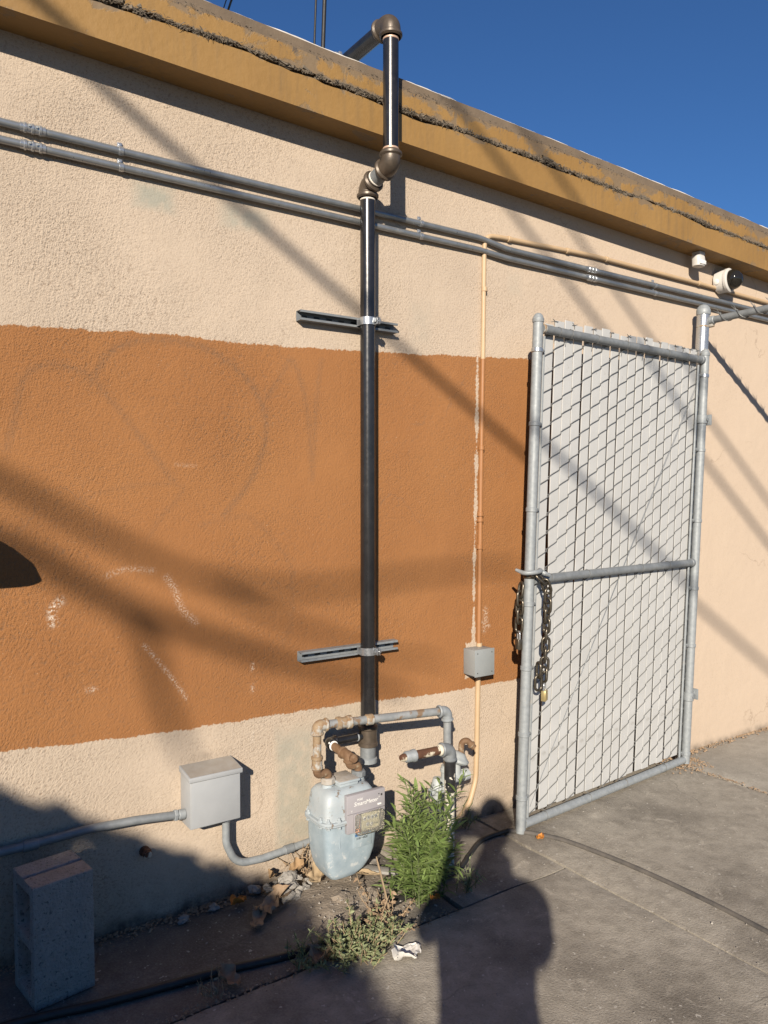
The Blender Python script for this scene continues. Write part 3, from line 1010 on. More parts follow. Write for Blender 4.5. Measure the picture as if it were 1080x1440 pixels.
# ------------------------------------------------------------------ grey utility box on the left with its two conduits
t = thing('utility_box', 'grey steel box with a sloped dusty lid on the lower wall', 'electrical box', (1.11, -.055, .345))
obj('body', MB().bbox(1.009, 1.211, -.108, -.002, .347, .538, .003), 'box_grey', t)
lid = MB().add([(1.003, -.116, .527), (1.217, -.116, .527), (1.217, -.0005, .541), (1.003, -.0005, .541), (1.003, -.116, .545), (1.217, -.116, .545), (1.217, -.0005, .562), (1.003, -.0005, .562)],
               [(0, 3, 2, 1), (4, 5, 6, 7), (0, 1, 5, 4), (1, 2, 6, 5), (2, 3, 7, 6), (3, 0, 4, 7)])
bm = bmesh.new()
for p in lid.v:
    bm.verts.new(p)
bm.verts.ensure_lookup_table()
for f_ in lid.f:
    bm.faces.new([bm.verts[i] for i in f_])
bmesh.ops.bevel(bm, geom=bm.edges[:], offset=.002, segments=2, profile=.5, affect='EDGES')
bm.verts.index_update()
lid = MB().add([q.co[:] for q in bm.verts], [[q.index for q in f_.verts] for f_ in bm.faces])
bm.free()
lo_ = obj('lid', lid, 'box_grey', t)
obj('dust', MB().add([(1.008, -.112, .5462), (1.212, -.112, .5462), (1.212, -.004, .5627), (1.008, -.004, .5627)], [(0, 1, 2, 3)]), 'box_top', lo_)
obj('front_cover', MB().bbox(1.0125, 1.2075, -.1115, -.1085, .3505, .5250, .0012), 'box_grey', t)
obj('screw', MB().collar((1.11, -.060, .344), (0, 0, 1), .004, .005, 8), 'galv', t)
lc = thing('steel_conduit', 'grey conduit entering the left side of the box above the cinder block', 'conduit', (.5, -.03, .4))
obj('tube', MB().tube(fillet([(-.9, -.03, .405), (.45, -.03, .402), (.66, -.034, .412), (.83, -.045, .408), (1.0, -.052, .392)], .5, 8), .0155, 16), 'galv_dull', lc)
obj('connector', MB().collar((.995, -.052, .3925), (1, 0, -.09), .0195, .03, 16, .25).hexnut((.972, -.051, .3945), (1, 0, -.09), .022, .014), 'galv', lc)
obj('coupling', MB().collar((.47, -.03, .402), (1, 0, 0), .019, .05, 16), 'galv_dull', lc)
rc = thing('steel_conduit', 'bent grey conduit leaving the box bottom toward the gas meter', 'conduit', (1.2, -.05, .13))
obj('tube', MB().tube(fillet([(1.170, -.058, .352), (1.172, -.055, .235), (1.215, -.05, .140), (1.33, -.045, .130), (1.50, -.035, .135), (1.62, -.03, .14)], .10, 8), .0150, 16), 'galv', rc)
obj('connector', MB().collar((1.170, -.058, .337), (0, 0, 1), .0195, .026, 16, .25), 'galv', rc)
obj('coupling', MB().collar((1.455, -.037, .1335), (1, .06, .03), .0185, .05, 16, .3), 'galv_dull', rc)

# ------------------------------------------------------------------ cinder block standing on end
def cinder_block():
    W_, D_, H_ = .190, .190, .390
    ys = [0, .034, D_ - .034, D_]
    zs_ = [0, .034, .178, .212, H_ - .034, H_]
    bm = bmesh.new()

    def q(*p):
        bm.faces.new([bm.verts.new(c) for c in p])
    for x in (0, W_):
        for j in range(3):
            for k in range(5):
                if j == 1 and k in (1, 3):
                    continue
                q((x, ys[j], zs_[k]), (x, ys[j + 1], zs_[k]), (x, ys[j + 1], zs_[k + 1]), (x, ys[j], zs_[k + 1]))
    for k in (1, 3):
        a, b_, c, d = ys[1], ys[2], zs_[k], zs_[k + 1]
        for (p, s_) in (((a, c), (b_, c)), ((b_, c), (b_, d)), ((b_, d), (a, d)), ((a, d), (a, c))):
            q((0, *p), (W_, *p), (W_, *s_), (0, *s_))
    for y in (0, D_):
        for k in range(5):
            q((0, y, zs_[k]), (W_, y, zs_[k]), (W_, y, zs_[k + 1]), (0, y, zs_[k + 1]))
    for j in range(3):
        q((0, ys[j], 0), (W_, ys[j], 0), (W_, ys[j + 1], 0), (0, ys[j + 1], 0))
    # groove across the upper end
    gy0, gy1, gd = .088, .104, .012
    q((0, 0, H_), (W_, 0, H_), (W_, ys[1], H_), (0, ys[1], H_))
    q((0, ys[1], H_), (W_, ys[1], H_), (W_, gy0, H_), (0, gy0, H_))
    q((0, gy0, H_), (W_, gy0, H_), (W_, gy0 + .004, H_ - gd), (0, gy0 + .004, H_ - gd))
    q((0, gy0 + .004, H_ - gd), (W_, gy0 + .004, H_ - gd), (W_, gy1 - .004, H_ - gd), (0, gy1 - .004, H_ - gd))
    q((0, gy1 - .004, H_ - gd), (W_, gy1 - .004, H_ - gd), (W_, gy1, H_), (0, gy1, H_))
    q((0, gy1, H_), (W_, gy1, H_), (W_, ys[2], H_), (0, ys[2], H_))
    q((0, ys[2], H_), (W_, ys[2], H_), (W_, D_, H_), (0, D_, H_))
    bmesh.ops.remove_doubles(bm, verts=bm.verts[:], dist=1e-5)
    bmesh.ops.recalc_face_normals(bm, faces=bm.faces[:])
    es = [e for e in bm.edges if len(e.link_faces) == 2 and e.calc_face_angle() > .6]
    bmesh.ops.bevel(bm, geom=es, offset=.0035, segments=2, profile=.5, affect='EDGES')
    bmesh.ops.subdivide_edges(bm, edges=[e for e in bm.edges if e.calc_length() > .03], cuts=3, use_grid_fill=True)
    bmesh.ops.triangulate(bm, faces=[f_ for f_ in bm.faces if len(f_.verts) > 4])
    for v_ in bm.verts:
        c = v_.co
        v_.co = c + Vector((nz(c.x * 60, c.y * 60, c.z * 60), nz(c.x * 60, c.y * 60 + 9, c.z * 60), nz(c.x * 60 + 5, c.y * 60, c.z * 60))) * .0012
    me = bpy.data.meshes.new('cinder_block')
    bm.to_mesh(me)
    bm.free()
    me.polygons.foreach_set('use_smooth', [True] * len(me.polygons))
    me.set_sharp_from_angle(angle=R(40))
    return me


o = link_mesh('cinder_block', cinder_block(), 'block')
o.location = (.430, -.318, -.006)
o.rotation_euler = (0, R(-.4), R(9))
tag(o, 'grey hollow concrete block standing on end against the wall', 'cinder block')

# ------------------------------------------------------------------ gas meter
MX, MY = 1.605, -.215
mt = thing('gas_meter', 'pale blue gas meter with a grey reading module on its front', 'gas meter', (MX, MY, .08))
low = MB().loft([(.080, MX - .030, MY - .010, .050, .056, 4), (.086, MX - .026, MY - .010, .062, .064, 5), (.104, MX - .014, MY - .004, .084, .074, 6), (.135, MX - .005, MY, .102, .081, 7), (.175, MX - .001, MY, .114, .085, 7),
                 (.23, MX, MY, .120, .087, 7), (.27, MX, MY, .121, .087, 7), (.300, MX, MY, .121, .087, 7), (.308, MX, MY, .121, .087, 7)])
obj('lower_case', low, 'meter', mt, 60)
up = MB().loft([(.318, MX, MY, .122, .088, 7), (.33, MX, MY, .121, .087, 7), (.38, MX, MY, .118, .084, 6.5), (.412, MX, MY, .112, .080, 6), (.429, MX, MY, .100, .070, 5), (.436, MX, MY, .080, .054, 3.4)])
obj('upper_case', up, 'meter_worn', mt, 60)
fl = MB().loft([(.304, MX, MY, .134, .099, 5), (.307, MX, MY, .137, .102, 5), (.312, MX, MY, .137, .102, 5), (.3125, MX, MY, .135, .100, 5)])
fl.loft([(.3135, MX, MY, .135, .100, 5), (.314, MX, MY, .137, .102, 5), (.319, MX, MY, .137, .102, 5), (.322, MX, MY, .134, .099, 5)])
fo = obj('flange', fl, 'meter_worn', mt)
bsrc = None
for k in range(12):
    a = 2 * math.pi * (k + .5) / 12
    c_, s_ = math.cos(a), math.sin(a)
    p = (MX + .129 * math.copysign(abs(c_) ** (2 / 4.2), c_), MY + .094 * math.copysign(abs(s_) ** (2 / 4.2), s_), .322)
    if bsrc is None:
        bsrc = obj('bolt', MB().hexnut((p[0], p[1], .3255), (0, 0, 1), .0095, .009).collar((p[0], p[1], .3335), (0, 0, 1), .0055, .010, 8).hexnut((p[0], p[1], .2995), (0, 0, 1), .0095, .008), 'meter_worn', mt)
        off = WORLD[bsrc] - Vector(p)
    else:
        dup(bsrc, mt, Vector(p) + off)
# ribs on the lower case
for xk in (-.060, .060):
    obj('rib', MB().tube([(MX + xk, MY - .081, .298), (MX + xk, MY - .080, .22), (MX + xk * .95, MY - .071, .165), (MX + xk * .7, MY - .052, .115)], [.005, .008, .008, .003], 8), 'meter', mt)
obj('top_cover', MB().bbox(MX - .038, MX + .048, MY - .050, MY + .050, .436, .452, .004).bbox(MX - .044, MX + .054, MY - .056, MY + .056, .450, .460, .003), 'meter_worn', mt)
obj('cover_dust', MB().bbox(MX - .040, MX + .050, MY - .052, MY + .052, .4595, .4612, .0008), 'meter_dirty', mt)
UL, UR = 1.540, 1.684
for xk in (UL, UR):
    u_ = obj('port', MB().lathe([(.030, 0), (.027, .012), (.024, .030), (.024, .040)], (xk, MY, .415), (0, 0, 1), 20), 'meter_worn', mt)
    obj('union_nut', MB().collar((xk, MY, .459), (0, 0, 1), .030, .026, 8, .12), 'galv_dull' if xk == UR else 'meter_dirty', u_)
# reading module
mod = obj('module', MB().bbox(1.566, 1.745, -.321, -.297, .268, .420, .003).bbox(1.572, 1.738, -.298, -.285, .285, .41, .002), 'module', mt)
obj('module_seam', MB().bbox(1.5665, 1.7445, -.3216, -.3206, .3455, .3467, .0003, 1), 'print_dark', mod)
text('lettering', 'SmartMeter', .0235, (1.596, -.3216, .374), mod, italic=.22)
text('lettering', 'PG&E', .011, (1.612, -.3216, .394), mod, italic=.1)
text('lettering', 'TM', .006, (1.712, -.3216, .387), mod)
obj('sticker', MB().bbox(1.708, 1.726, -.3222, -.3212, .3565, .3635, .0003, 1), 'print_white', mod)
obj('mark', MB().bbox(1.724, 1.731, -.3222, -.3212, .392, .400, .0003, 1).bbox(1.712, 1.717, -.3222, -.3212, .399, .403, .0003, 1), 'print_dark', mod)
text('lettering', 'T', .012, (1.583, -.3216, .3515), mod)
ix = obj('index', MB().bbox(1.592, 1.716, -.335, -.3218, .272, .348, .003), 'module', mt)
obj('dial_card', MB().bbox(1.620, 1.704, -.3395, -.3355, .279, .342, .0012, 1), 'dial_face', ix)
d0 = None
for k, (dx, dz) in enumerate(((.013, .046), (.031, .046), (.049, .046), (.067, .046), (.028, .021), (.046, .019))):
    mb = MB().lathe([(.0075, 0), (.0080, .0003), (.0080, .0009), (.0075, .0012)], (1.620 + dx, -.3406, .279 + dz), (0, 1, 0), 16)
    if d0 is None:
        d0 = obj('dial', mb, 'print_white', ix)
        off = WORLD[d0] - Vector((1.620 + dx, -.3406, .279 + dz))
    else:
        dup(d0, ix, Vector((1.620 + dx, -.3406, .279 + dz)) + off)
    a = k * 1.1 + .4
    obj('needle', MB().tube([(1.620 + dx - .002 * math.cos(a), -.3412, .279 + dz - .002 * math.sin(a)), (1.620 + dx + .0068 * math.cos(a), -.3412, .279 + dz + .0068 * math.sin(a))], [.0016, .0005], 5), 'print_dark', ix)
obj('print_row', MB().bbox(1.628, 1.662, -.3401, -.3396, .2825, .2845, .0002, 1).bbox(1.672, 1.698, -.3401, -.3396, .296, .2975, .0002, 1), 'print_dark', ix)
obj('cover_glass', MB().bbox(1.590, 1.718, -.3640, -.3345, .270, .350, .009, 3), 'clear', ix)
obj('seal', MB().collar((1.603, -.345, .286), (0, 1, 0), .010, .012, 12, .3).tube([(1.603, -.349, .29), (1.604, -.35, .315), (1.608, -.348, .335)], .0013, 6), pm('red_seal', (.30, .10, .05), (.40, .16, .08), 60, .5, 0, .1), ix)
# badge on the lower case
bd = obj('badge', MB().bbox(1.604, 1.688, -.3065, -.298, .198, .290, .002), 'meter', mt)
obj('badge_label', MB().bbox(1.611, 1.682, -.3078, -.3063, .244, .288, .0005, 1), 'print_blue', bd)
text('lettering', 'AMERICAN', .0105, (1.6145, -.3085, .2595), bd)
text('lettering', 'METER', .0085, (1.630, -.3085, .2485), bd)
text('lettering', '3187 4420', .0125, (1.616, -.3072, .2305), bd, 'print_dark')

# ------------------------------------------------------------------ meter piping: swivels, header bar, regulator
LX = 1.488
ip = thing('meter_pipe', 'grey and rusty header pipe looping over the gas meter', 'pipe', (UL, MY, .46))
obj('swivel', MB().tube(fillet([(UL, MY, .462), (UL, MY, .492), (LX, MY - .005, .493), (LX, MY - .005, .520)], .018, 8), .0165, 16).collar((LX, MY - .005, .515), (0, 0, 1), .0195, .012), 'rust', ip)
obj('coupling', MB().lathe([(.019, 0), (.024, .003), (.024, .012), (.021, .015), (.021, .038), (.024, .041), (.024, .050), (.019, .053)], (LX, MY - .005, .516), (0, 0, 1), 20), 'rust_pale', ip)
obj('vertical_pipe', MB().tube([(LX, MY - .005, .56), (LX, MY - .005, .665)], .0168, 16), 'rust_pale', ip)
BRX, BRY, BRZ = 2.103, -.272, .664
BL = Vector((LX, MY - .005, .690))
BRv = Vector((BRX, BRY, BRZ))
bd_ = (BRv - BL).normalized()
elbow('elbow', [(LX, MY - .005, .652), BL, BL + bd_ * .045], .0225, .026, 'rust_pale', ip, ring=1.2)
obj('union', MB().lathe([(.019, 0), (.026, .003), (.026, .016), (.022, .018), (.022, .045), (.027, .048), (.027, .064), (.019, .067)], BL + bd_ * .085, bd_, 18), 'rust_pale', ip)
obj('short_pipe', MB().tube([BL + bd_ * .03, BL + bd_ * .095], .0168, 16), 'pipe_worn', ip)
obj('bar', MB().tube([BL + bd_ * .14, BRv - bd_ * .03], .0172, 18), 'pipe_worn', ip)
obj('saddle', MB().collar(BL + bd_ * .235, bd_, .0225, .036, 18, .2), 'rust_pale', ip)
elbow('elbow', [BRv - bd_ * .045, BRv, BRv + Vector((.004, 0, -.045))], .0225, .026, 'galv', ip, ring=1.2)
obj('down_pipe', MB().tube([BRv + Vector((.003, 0, -.03)), (2.110, -.268, .40)], .0172, 18), 'pipe_worn', ip)
# second swivel on the outlet
op = thing('swivel_pipe', 'rusty swivel elbow joining the black pipe to the meter', 'pipe', (UR, MY, .46))
obj('swivel', MB().tube(fillet([(UR, MY, .462), (UR, MY, .494), (1.640, MY, .497), (1.640, MY, .525)], .018, 8), .0165, 16), 'rust', op)
obj('elbow', MB().tube(fillet([(1.640, MY, .515), (1.640, MY, .537), (1.634, -.17, .541)], .018, 7), .0215, 18).collar((1.640, MY, .517), (0, 0, 1), .025, .012).collar((1.6345, -.174, .541), (-.1, 1, .1), .025, .012).collar((1.646, MY - .022, .533), (.2, 1, 0), .018, .03, 18, .3), 'rust', op)

rg = thing('gas_regulator', 'grey gas regulator with a rusty vent elbow beside the white pipe', 'regulator', (2.19, -.25, .33))
obj('diaphragm_case', MB().lathe([(.012, 0), (.046, .006), (.052, .012), (.056, .016), (.056, .026), (.050, .030), (.040, .038), (.030, .050), (.012, .055)], (2.184, -.232, .405), (.35, -.1, .93), 26), 'regulator', rg)
obj('neck', MB().lathe([(.030, 0), (.028, .02), (.024, .05), (.026, .06)], (2.178, -.232, .350), (.12, 0, 1), 20), 'regulator', rg)
obj('outlet', MB().lathe([(.022, 0), (.022, .085), (.026, .087), (.026, .112), (.021, .114)], (2.135, -.245, .345), (1, .05, .02), 20), 'regulator', rg)
obj('inlet', MB().tube([(2.110, -.262, .42), (2.110, -.262, .31)], .024, 18).collar((2.110, -.262, .40), (0, 0, 1), .028, .02).collar((2.110, -.262, .33), (0, 0, 1), .030, .03), 'regulator', rg)
obj('vent_elbow', MB().tube(fillet([(2.212, -.238, .445), (2.216, -.238, .495), (2.236, -.25, .505), (2.262, -.27, .470)], .022, 8), .0135, 14).collar((2.252, -.262, .483), (.5, -.4, -.75), .0185, .018, 14, .3), 'rust', rg)
lv = thing('shutoff_valve', 'grey shutoff valve on the pipe behind the weed', 'valve', (2.085, -.25, .28))
obj('body', MB().lathe([(.018, 0), (.026, .006), (.027, .03), (.033, .045), (.033, .062), (.026, .075), (.020, .10)], (2.082, -.235, .262), (0, 0, 1), 20), 'regulator', lv)
obj('pipe', MB().tube([(2.082, -.235, .28), (2.082, -.235, -.02)], .0172, 16), 'galv_dull', lv)
obj('lever', MB().lathe([(.010, 0), (.014, .004), (.014, .020), (.010, .026)], (2.055, -.245, .310), (-1, -.3, .1), 14).bbox(2.020, 2.034, -.262, -.246, .290, .332, .004), 'regulator', lv)

sp_ = thing('service_pipe', 'chipped white pipe with a black wrapped top and capped rusty stub', 'pipe', (2.082, -.325, 0))
WX, WY = 2.083, -.318
obj('white_pipe', MB().tube([(WX - .004, WY - .002, -.02), (WX, WY, .335)], .0218, 18), 'white_pipe', sp_)
obj('black_wrap', MB().tube([(WX, WY, .328), (WX, WY, .36), (WX, WY, .43), (WX + .001, WY, .476)], [.0235, .0245, .024, .0238], 18), 'black_wrap', sp_)
elbow('elbow', [(WX + .001, WY, .462), (WX + .001, WY, .513), (WX - .050, WY, .517)], .0265, .03, 'galv_dull', sp_, ring=1.15)
obj('stub', MB().tube([(WX - .045, WY, .5165), (WX - .20, WY - .002, .5215)], .0185, 18), 'stub_rust', sp_)
obj('ring', MB().collar((WX - .052, WY, .517), (1, 0, -.03), .024, .022, 18, .3), 'white_pipe', sp_)
obj('coupling', MB().lathe([(.018, 0), (.027, .003), (.027, .014), (.024, .018), (.024, .046), (.020, .052)], (WX - .186, WY - .002, .5211), (-1, 0, .03), 10), 'galv', sp_)
obj('plug', MB().lathe([(.016, 0), (.016, .012), (.012, .024), (.003, .027)], (WX - .236, WY - .002, .5225), (-1, 0, .03), 14), 'stub_rust', sp_)

# ------------------------------------------------------------------ gate and its post
LB, LT = Vector((2.573, -.245, .0)), Vector((2.682, -.236, 2.44))
RB, RT = Vector((4.018, -.130, .0)), Vector((4.172, -.130, 2.44))
GN = Vector((-.079, -.997, 0)).normalized()


def GP(u, z, off=0.):
    t_ = z / 2.44
    return LB.lerp(LT, t_).lerp(RB.lerp(RT, t_), u) + GN * off


GW = (RB - LB).length
gate = thing('chain_link_gate', 'tall galvanised chain link gate with white privacy slats swung open against the wall', 'gate', GP(.5, 0))
SR = .0245
obj('stile', MB().tube([GP(0, .0), GP(0, 2.425)], SR, 20), 'galv', gate)
obj('stile', MB().tube([GP(1, .012), GP(1, 2.425)], SR, 20), 'galv', gate)
for u in (0, 1):
    obj('cap', MB().lathe([(SR * 1.10, 0), (SR * 1.13, .002), (SR * 1.13, .018), (SR * 1.02, .021), (SR * .92, .030), (SR * .62, .040), (SR * .2, .0445)], GP(u, 2.418), (0, 0, 1), 20), 'galv', gate)
RR = .0212
for z, nm in ((2.392, 'top_rail'), (1.196, 'middle_rail'), (.034, 'bottom_rail')):
    obj(nm, MB().tube([GP(SR / GW, z), GP(1 - SR / GW, z)], RR, 18), 'galv_dull' if z > .1 else 'galv', gate)
    if z > 1:
        obj('rail_end', MB().collar(GP(.024, z), GP(1, z) - GP(0, z), RR * 1.12, .02, 18), 'rust_pale' if z > 2 else 'galv', gate)
        obj('rail_end', MB().collar(GP(.974, z), GP(1, z) - GP(0, z), RR * 1.12, .026, 18), 'galv_dull', gate)
# tension bands on both stiles
bl = None
for u, zl in ((0, (2.286, 1.936, 1.529, 1.082, .779, .465, .165)), (1, (2.30, 1.86, 1.442, 1.043, .705, .07))):
    sg = 1 if u == 0 else -1
    for z in zl:
        c_ = GP(u, z)
        bn_ = obj('tension_band', MB().collar(c_, (LT - LB), SR * 1.14, .022, 20, .1).bbox(c_.x + sg * .026 - .012, c_.x + sg * .026 + .012, c_.y + .004, c_.y + .010, z - .010, z + .010, .001), 'galv_new' if z > 2 else 'galv', gate)
        obj('carriage_bolt', MB().hexnut((c_.x + sg * .036, c_.y - .002, z), (0, 1, 0), .0075, .012).tube([(c_.x + sg * .036, c_.y - .012, z), (c_.x + sg * .036, c_.y + .022, z)], .004, 8), 'galv_dull', bn_)
# tension bars
for u, z_a, z_b in ((.037, .05, 2.36), (.962, .05, 2.36)):
    obj('tension_bar', MB().tube([GP(u, z_a, -.008), GP(u, z_b, -.008)], .0065, 6), 'galv', gate)
# hinges on the wall side
for z in (2.041, .404):
    c_ = GP(1, z)
    hb = obj('hinge', MB().collar(c_, (RT - RB), SR * 1.22, .05, 18, .1).bbox(c_.x + .026, c_.x + .075, c_.y + .004, c_.y + .020, z - .020, z + .020, .002), 'galv', gate)
    obj('hinge_bolt', MB().hexnut((c_.x + .045, c_.y - .006, z), (0, 1, 0), .010, .012).hexnut((c_.x + .004, c_.y - .032, z), (0, 1, 0), .010, .010), 'galv_dull', hb)
    obj('lug', MB().bbox(c_.x + .070, c_.x + .082, c_.y - .012, c_.y + .03, z - .03, z + .034, .003), 'galv', hb)
# slats and the woven wire that holds them
NS = 18
u0, u1 = .045, .965
FO = -.026
PIT = (u1 - u0) * GW / NS
for i in range(NS):
    uc = u0 + (u1 - u0) * (i + .5) / NS
    jit = random.gauss(0, .0012)
    ztop = 2.452 + random.gauss(0, .007) - (.02 if i == 0 else 0)
    zbot = .062 + random.gauss(0, .004)
    hw = .0355 * .5 * 2
    hw = PIT * .437
    th = .0028
    vs_, fs = [], []
    nzv = 14
    lean = random.gauss(0, .0028)
    bow = (.014 if i == 1 else 0.)
    for k in range(nzv + 1):
        z = zbot + (ztop - zbot) * k / nzv
        du = (jit + lean * (z - 1.2) + random.gauss(0, .0004)) / GW
        if i == 0:
            du += (-.002 + .004 * (z / 2.4)) / GW
        if i == 1:
            du += (.012 * math.exp(-((z - 1.15) / .25) ** 2) + .006) / GW
        w_ = hw * (.92 if i == 0 else 1)
        oz = .0012 * nz(i * 3.3, z * 1.5)
        for (s_, o_) in ((-1, -th), (-1, th * .55), (-.95, th), (.95, th), (1, th * .55), (1, -th)):
            vs_.append(GP(uc + du + s_ * w_ / GW, z, FO + o_ + oz)[:])
    for k in range(nzv):
        for q in range(6):
            q2 = (q + 1) % 6
            fs.append((k * 6 + q, k * 6 + q2, (k + 1) * 6 + q2, (k + 1) * 6 + q))
    fs += [tuple(range(5, -1, -1)), tuple(nzv * 6 + q for q in range(6))]
    obj('slat', MB().add(vs_, fs), 'slat', gate, 25)
PER = .0885
for i in range(-1, NS + 1):
    uc = u0 + (u1 - u0) * (i + .5) / NS
    zb2 = .055 + (PER / 2 if i % 2 else 0)
    pts = []
    turns = int((2.40 - zb2) / PER)
    half = PIT * .53
    ph0 = -i * 0  # neighbours interlock at the slat edges
    seg = 20
    zbase = .05 + (i * PER / 2) % PER
    for k in range((turns + 1) * seg + 1):
        f_ = (k % seg) / seg
        z = zbase + PER * k / seg
        if z > 2.425:
            break
        s_ = -1 + 4 * f_ if f_ < .5 else 3 - 4 * f_          # across the front rising right, back behind rising left
        s_ = math.sin(s_ * 1.35) / math.sin(1.35)
        o_ = max(-1, min(1, 2.6 * math.sin(2 * math.pi * f_)))
        if i in (-1, NS):
            s_ *= .62
        pts.append(GP(uc + (s_ * half + .0011 * nz(i * 7.1, z * 9)) / GW, z + .0012 * nz(i * 3.1, z * 14), FO + .0085 * o_ + .0008 * nz(i * 1.7, z * 11)))
    obj('mesh_wire', MB().tube(pts, .0022, 6, False), 'wire', gate)
# twisted selvage barbs along the top and tie wires on the rails
for i in range(0, NS, 1):
    bs = MB()
    if i % 2 == 0 or i > 14:
        c_ = GP(u0 + (u1 - u0) * (i + 1) / NS, 2.447, FO + .004)
        for a in (.35, 2.6, 3.6, -.3):
            e_ = c_ + Vector((math.cos(a) * .022, random.uniform(-.008, .008), math.sin(a) * .012 + random.uniform(0, .006)))
            bs.tube([c_ + Vector((0, 0, -.02)), c_, e_], [.002, .0024, .0015], 5)
        obj('wire_twist', bs, 'wire', gate)

for z, us in ((2.392, (.10, .16, .30, .47, .60, .73, .86, .93)), (1.196, (.10, .30, .62, .80)), (.034, (.12, .36, .58, .84))):
    for u in us:
        pts = []
        for k in range(13):
            a = 2 * math.pi * k / 12 + 1.2
            pts.append(GP(u + .004 * (k / 12 - .5), z + (RR + .002) * math.sin(a), (RR + .0022) * math.cos(a)))
        tail = [pts[-1], GP(u - .008, z - .034, FO + .012), GP(u - .012, z - .055, FO + .013)] if z > .1 else [pts[-1], GP(u - .006, z + .034, FO + .012)]
        obj('tie_wire', MB().tube(pts + tail[1:], .0016, 5), 'wire', gate)
# slack tie wire running corner to corner
for du in (0, .008):
    pts = [GP(.05 + (.93 + du) * t_, .10 + 2.20 * (t_ + .04 * t_ * (1 - t_)) - .02 * math.sin(t_ * 3.1), FO + .017) for t_ in np.linspace(0, 1, 14)]
    obj('stay_wire', MB().tube(pts, .0009, 5), 'galv_dull', gate)
# fork latch around the free stile
c_ = GP(0, 1.238)
fk = []
for a in np.linspace(-.2, math.pi + .2, 14):
    fk.append(c_ + Vector((-math.cos(a) * .050, -.012 - math.sin(a) * .036, -.004 * math.cos(a))))
fk = [c_ + Vector((-.060, .030, .008))] + fk + [c_ + Vector((.070, -.030, -.012)), c_ + Vector((.098, -.032, -.022))]
la = obj('fork_latch', MB().tube(fk, [.007] + [.011] * 14 + [.012, .009], 10), 'galv', gate)
obj('latch_collar', MB().collar(GP(0, 1.218), LT - LB, SR * 1.18, .030, 18).hexnut(c_ + Vector((.012, -.03, -.014)), (0, 1, 0), .012, .016).hexnut(c_ + Vector((-.014, -.03, -.014)), (0, 1, 0), .012, .016), 'chain', la)

post = thing('fence_post', 'thick galvanised terminal post behind the gate with a domed cap', 'post', (4.07, -.085, 0))
pa, pb = Vector((4.050, -.083, -.02)), Vector((4.213, -.088, 2.685))
obj('tube', MB().tube([pa, pb], .0362, 24), 'galv_new', post)
obj('cap', MB().lathe([(.0395, 0), (.041, .003), (.041, .030), (.038, .034), (.034, .046), (.022, .058), (.006, .063)], pb - Vector((0, 0, .012)), (0, 0, 1), 24), 'galv', post)
pd = (pb - pa).normalized()
obj('band', MB().collar(pa + pd * 2.625, pd, .0385, .014, 24).bbox(4.232, 4.258, -.135, -.10, 2.60, 2.63, .003), 'rust_pale', post)
obj('rail_cup', MB().hexnut((4.236, -.128, 2.628), (0, 1, 0), .012, .02), 'chain', post)
pst2 = thing('fence_post', 'thick galvanised post at the far side of the gateway', 'post', (4.26, -1.80, 0))
obj('tube', MB().tube([(4.26, -1.80, -.02), (4.262, -1.80, 2.70)], .0362, 20), 'galv_new', pst2)
obj('cap', MB().lathe([(.041, 0), (.041, .03), (.034, .046), (.006, .063)], (4.262, -1.80, 2.69), (0, 0, 1), 20), 'galv', pst2)
hr = thing('header_rail', 'galvanised rail from the post top wrapped in barbed wire', 'rail', (4.24, -.12, 2.64))
ra, rb = Vector((4.243, -.118, 2.640)), Vector((4.262, -1.765, 2.66))
obj('tube', MB().tube([ra, rb], .0212, 18), 'galv_dull', hr)
obj('rail_end', MB().collar(ra + Vector((0, -.012, 0)), (0, 1, 0), .025, .03, 18), 'galv', hr)
bw = thing('barbed_wire', 'barbed wire coiled around the header rail', 'barbed wire', (4.24, -.12, 2.66))
pts = []
for k in range(15 * 12):
    a = 2 * math.pi * k / 12
    t_ = k / (15 * 12)
    c_ = ra.lerp(rb, .02 + .96 * t_)
    pts.append(c_ + Vector((math.cos(a) * .0245, 0, math.sin(a) * .0245)))
obj('strand', MB().tube(pts, .0026, 6), 'wire', bw)
for k in range(15):
    c_ = ra.lerp(rb, .02 + .96 * (k + .25) / 15)
    top = c_ + Vector((0, 0, .027))
    bb_ = MB().collar(top, (.3, 1, .1), .0055, .014, 8, .3)
    for a in (2.3, .5, -2.6):
        bb_.tube([top, top + Vector((math.cos(a) * .03, random.uniform(.01, .035), abs(math.sin(a)) * .04 + .004))], [.0024, .0008], 5)
    obj('barb', bb_, 'wire', bw)

# ------------------------------------------------------------------ chains and padlocks on the gate
def link_mesh_data():
    L, w, r = .052, .0178, .0068
    path = []
    for a in np.linspace(0, math.pi, 9):
        path.append((math.cos(a) * w, 0, L / 2 - .008 + math.sin(a) * w))
    for a in np.linspace(math.pi, 2 * math.pi, 9):
        path.append((math.cos(a) * w, 0, -L / 2 + .008 + math.sin(a) * w))
    P = [Vector(p) for p in path]
    n_, m_ = len(P), 8
    vs_, fs = [], []
    for i in range(n_):
        t_ = (P[(i + 1) % n_] - P[i - 1]).normalized()
        u_ = Vector((0, 1, 0))
        w_ = t_.cross(u_)
        for k in range(m_):
            a = 2 * math.pi * k / m_
            vs_.append((P[i] + (u_ * math.cos(a) + w_ * math.sin(a)) * r)[:])
    for i in range(n_):
        i2 = (i + 1) % n_
        for k in range(m_):
            k2 = (k + 1) % m_
            fs.append((i * m_ + k, i2 * m_ + k, i2 * m_ + k2, i * m_ + k2))
    me = bpy.data.meshes.new('link')
    me.from_pydata(vs_, [], fs)
    me.polygons.foreach_set('use_smooth', [True] * len(me.polygons))
    me.materials.append(M['chain'])
    return me


LINK = link_mesh_data()


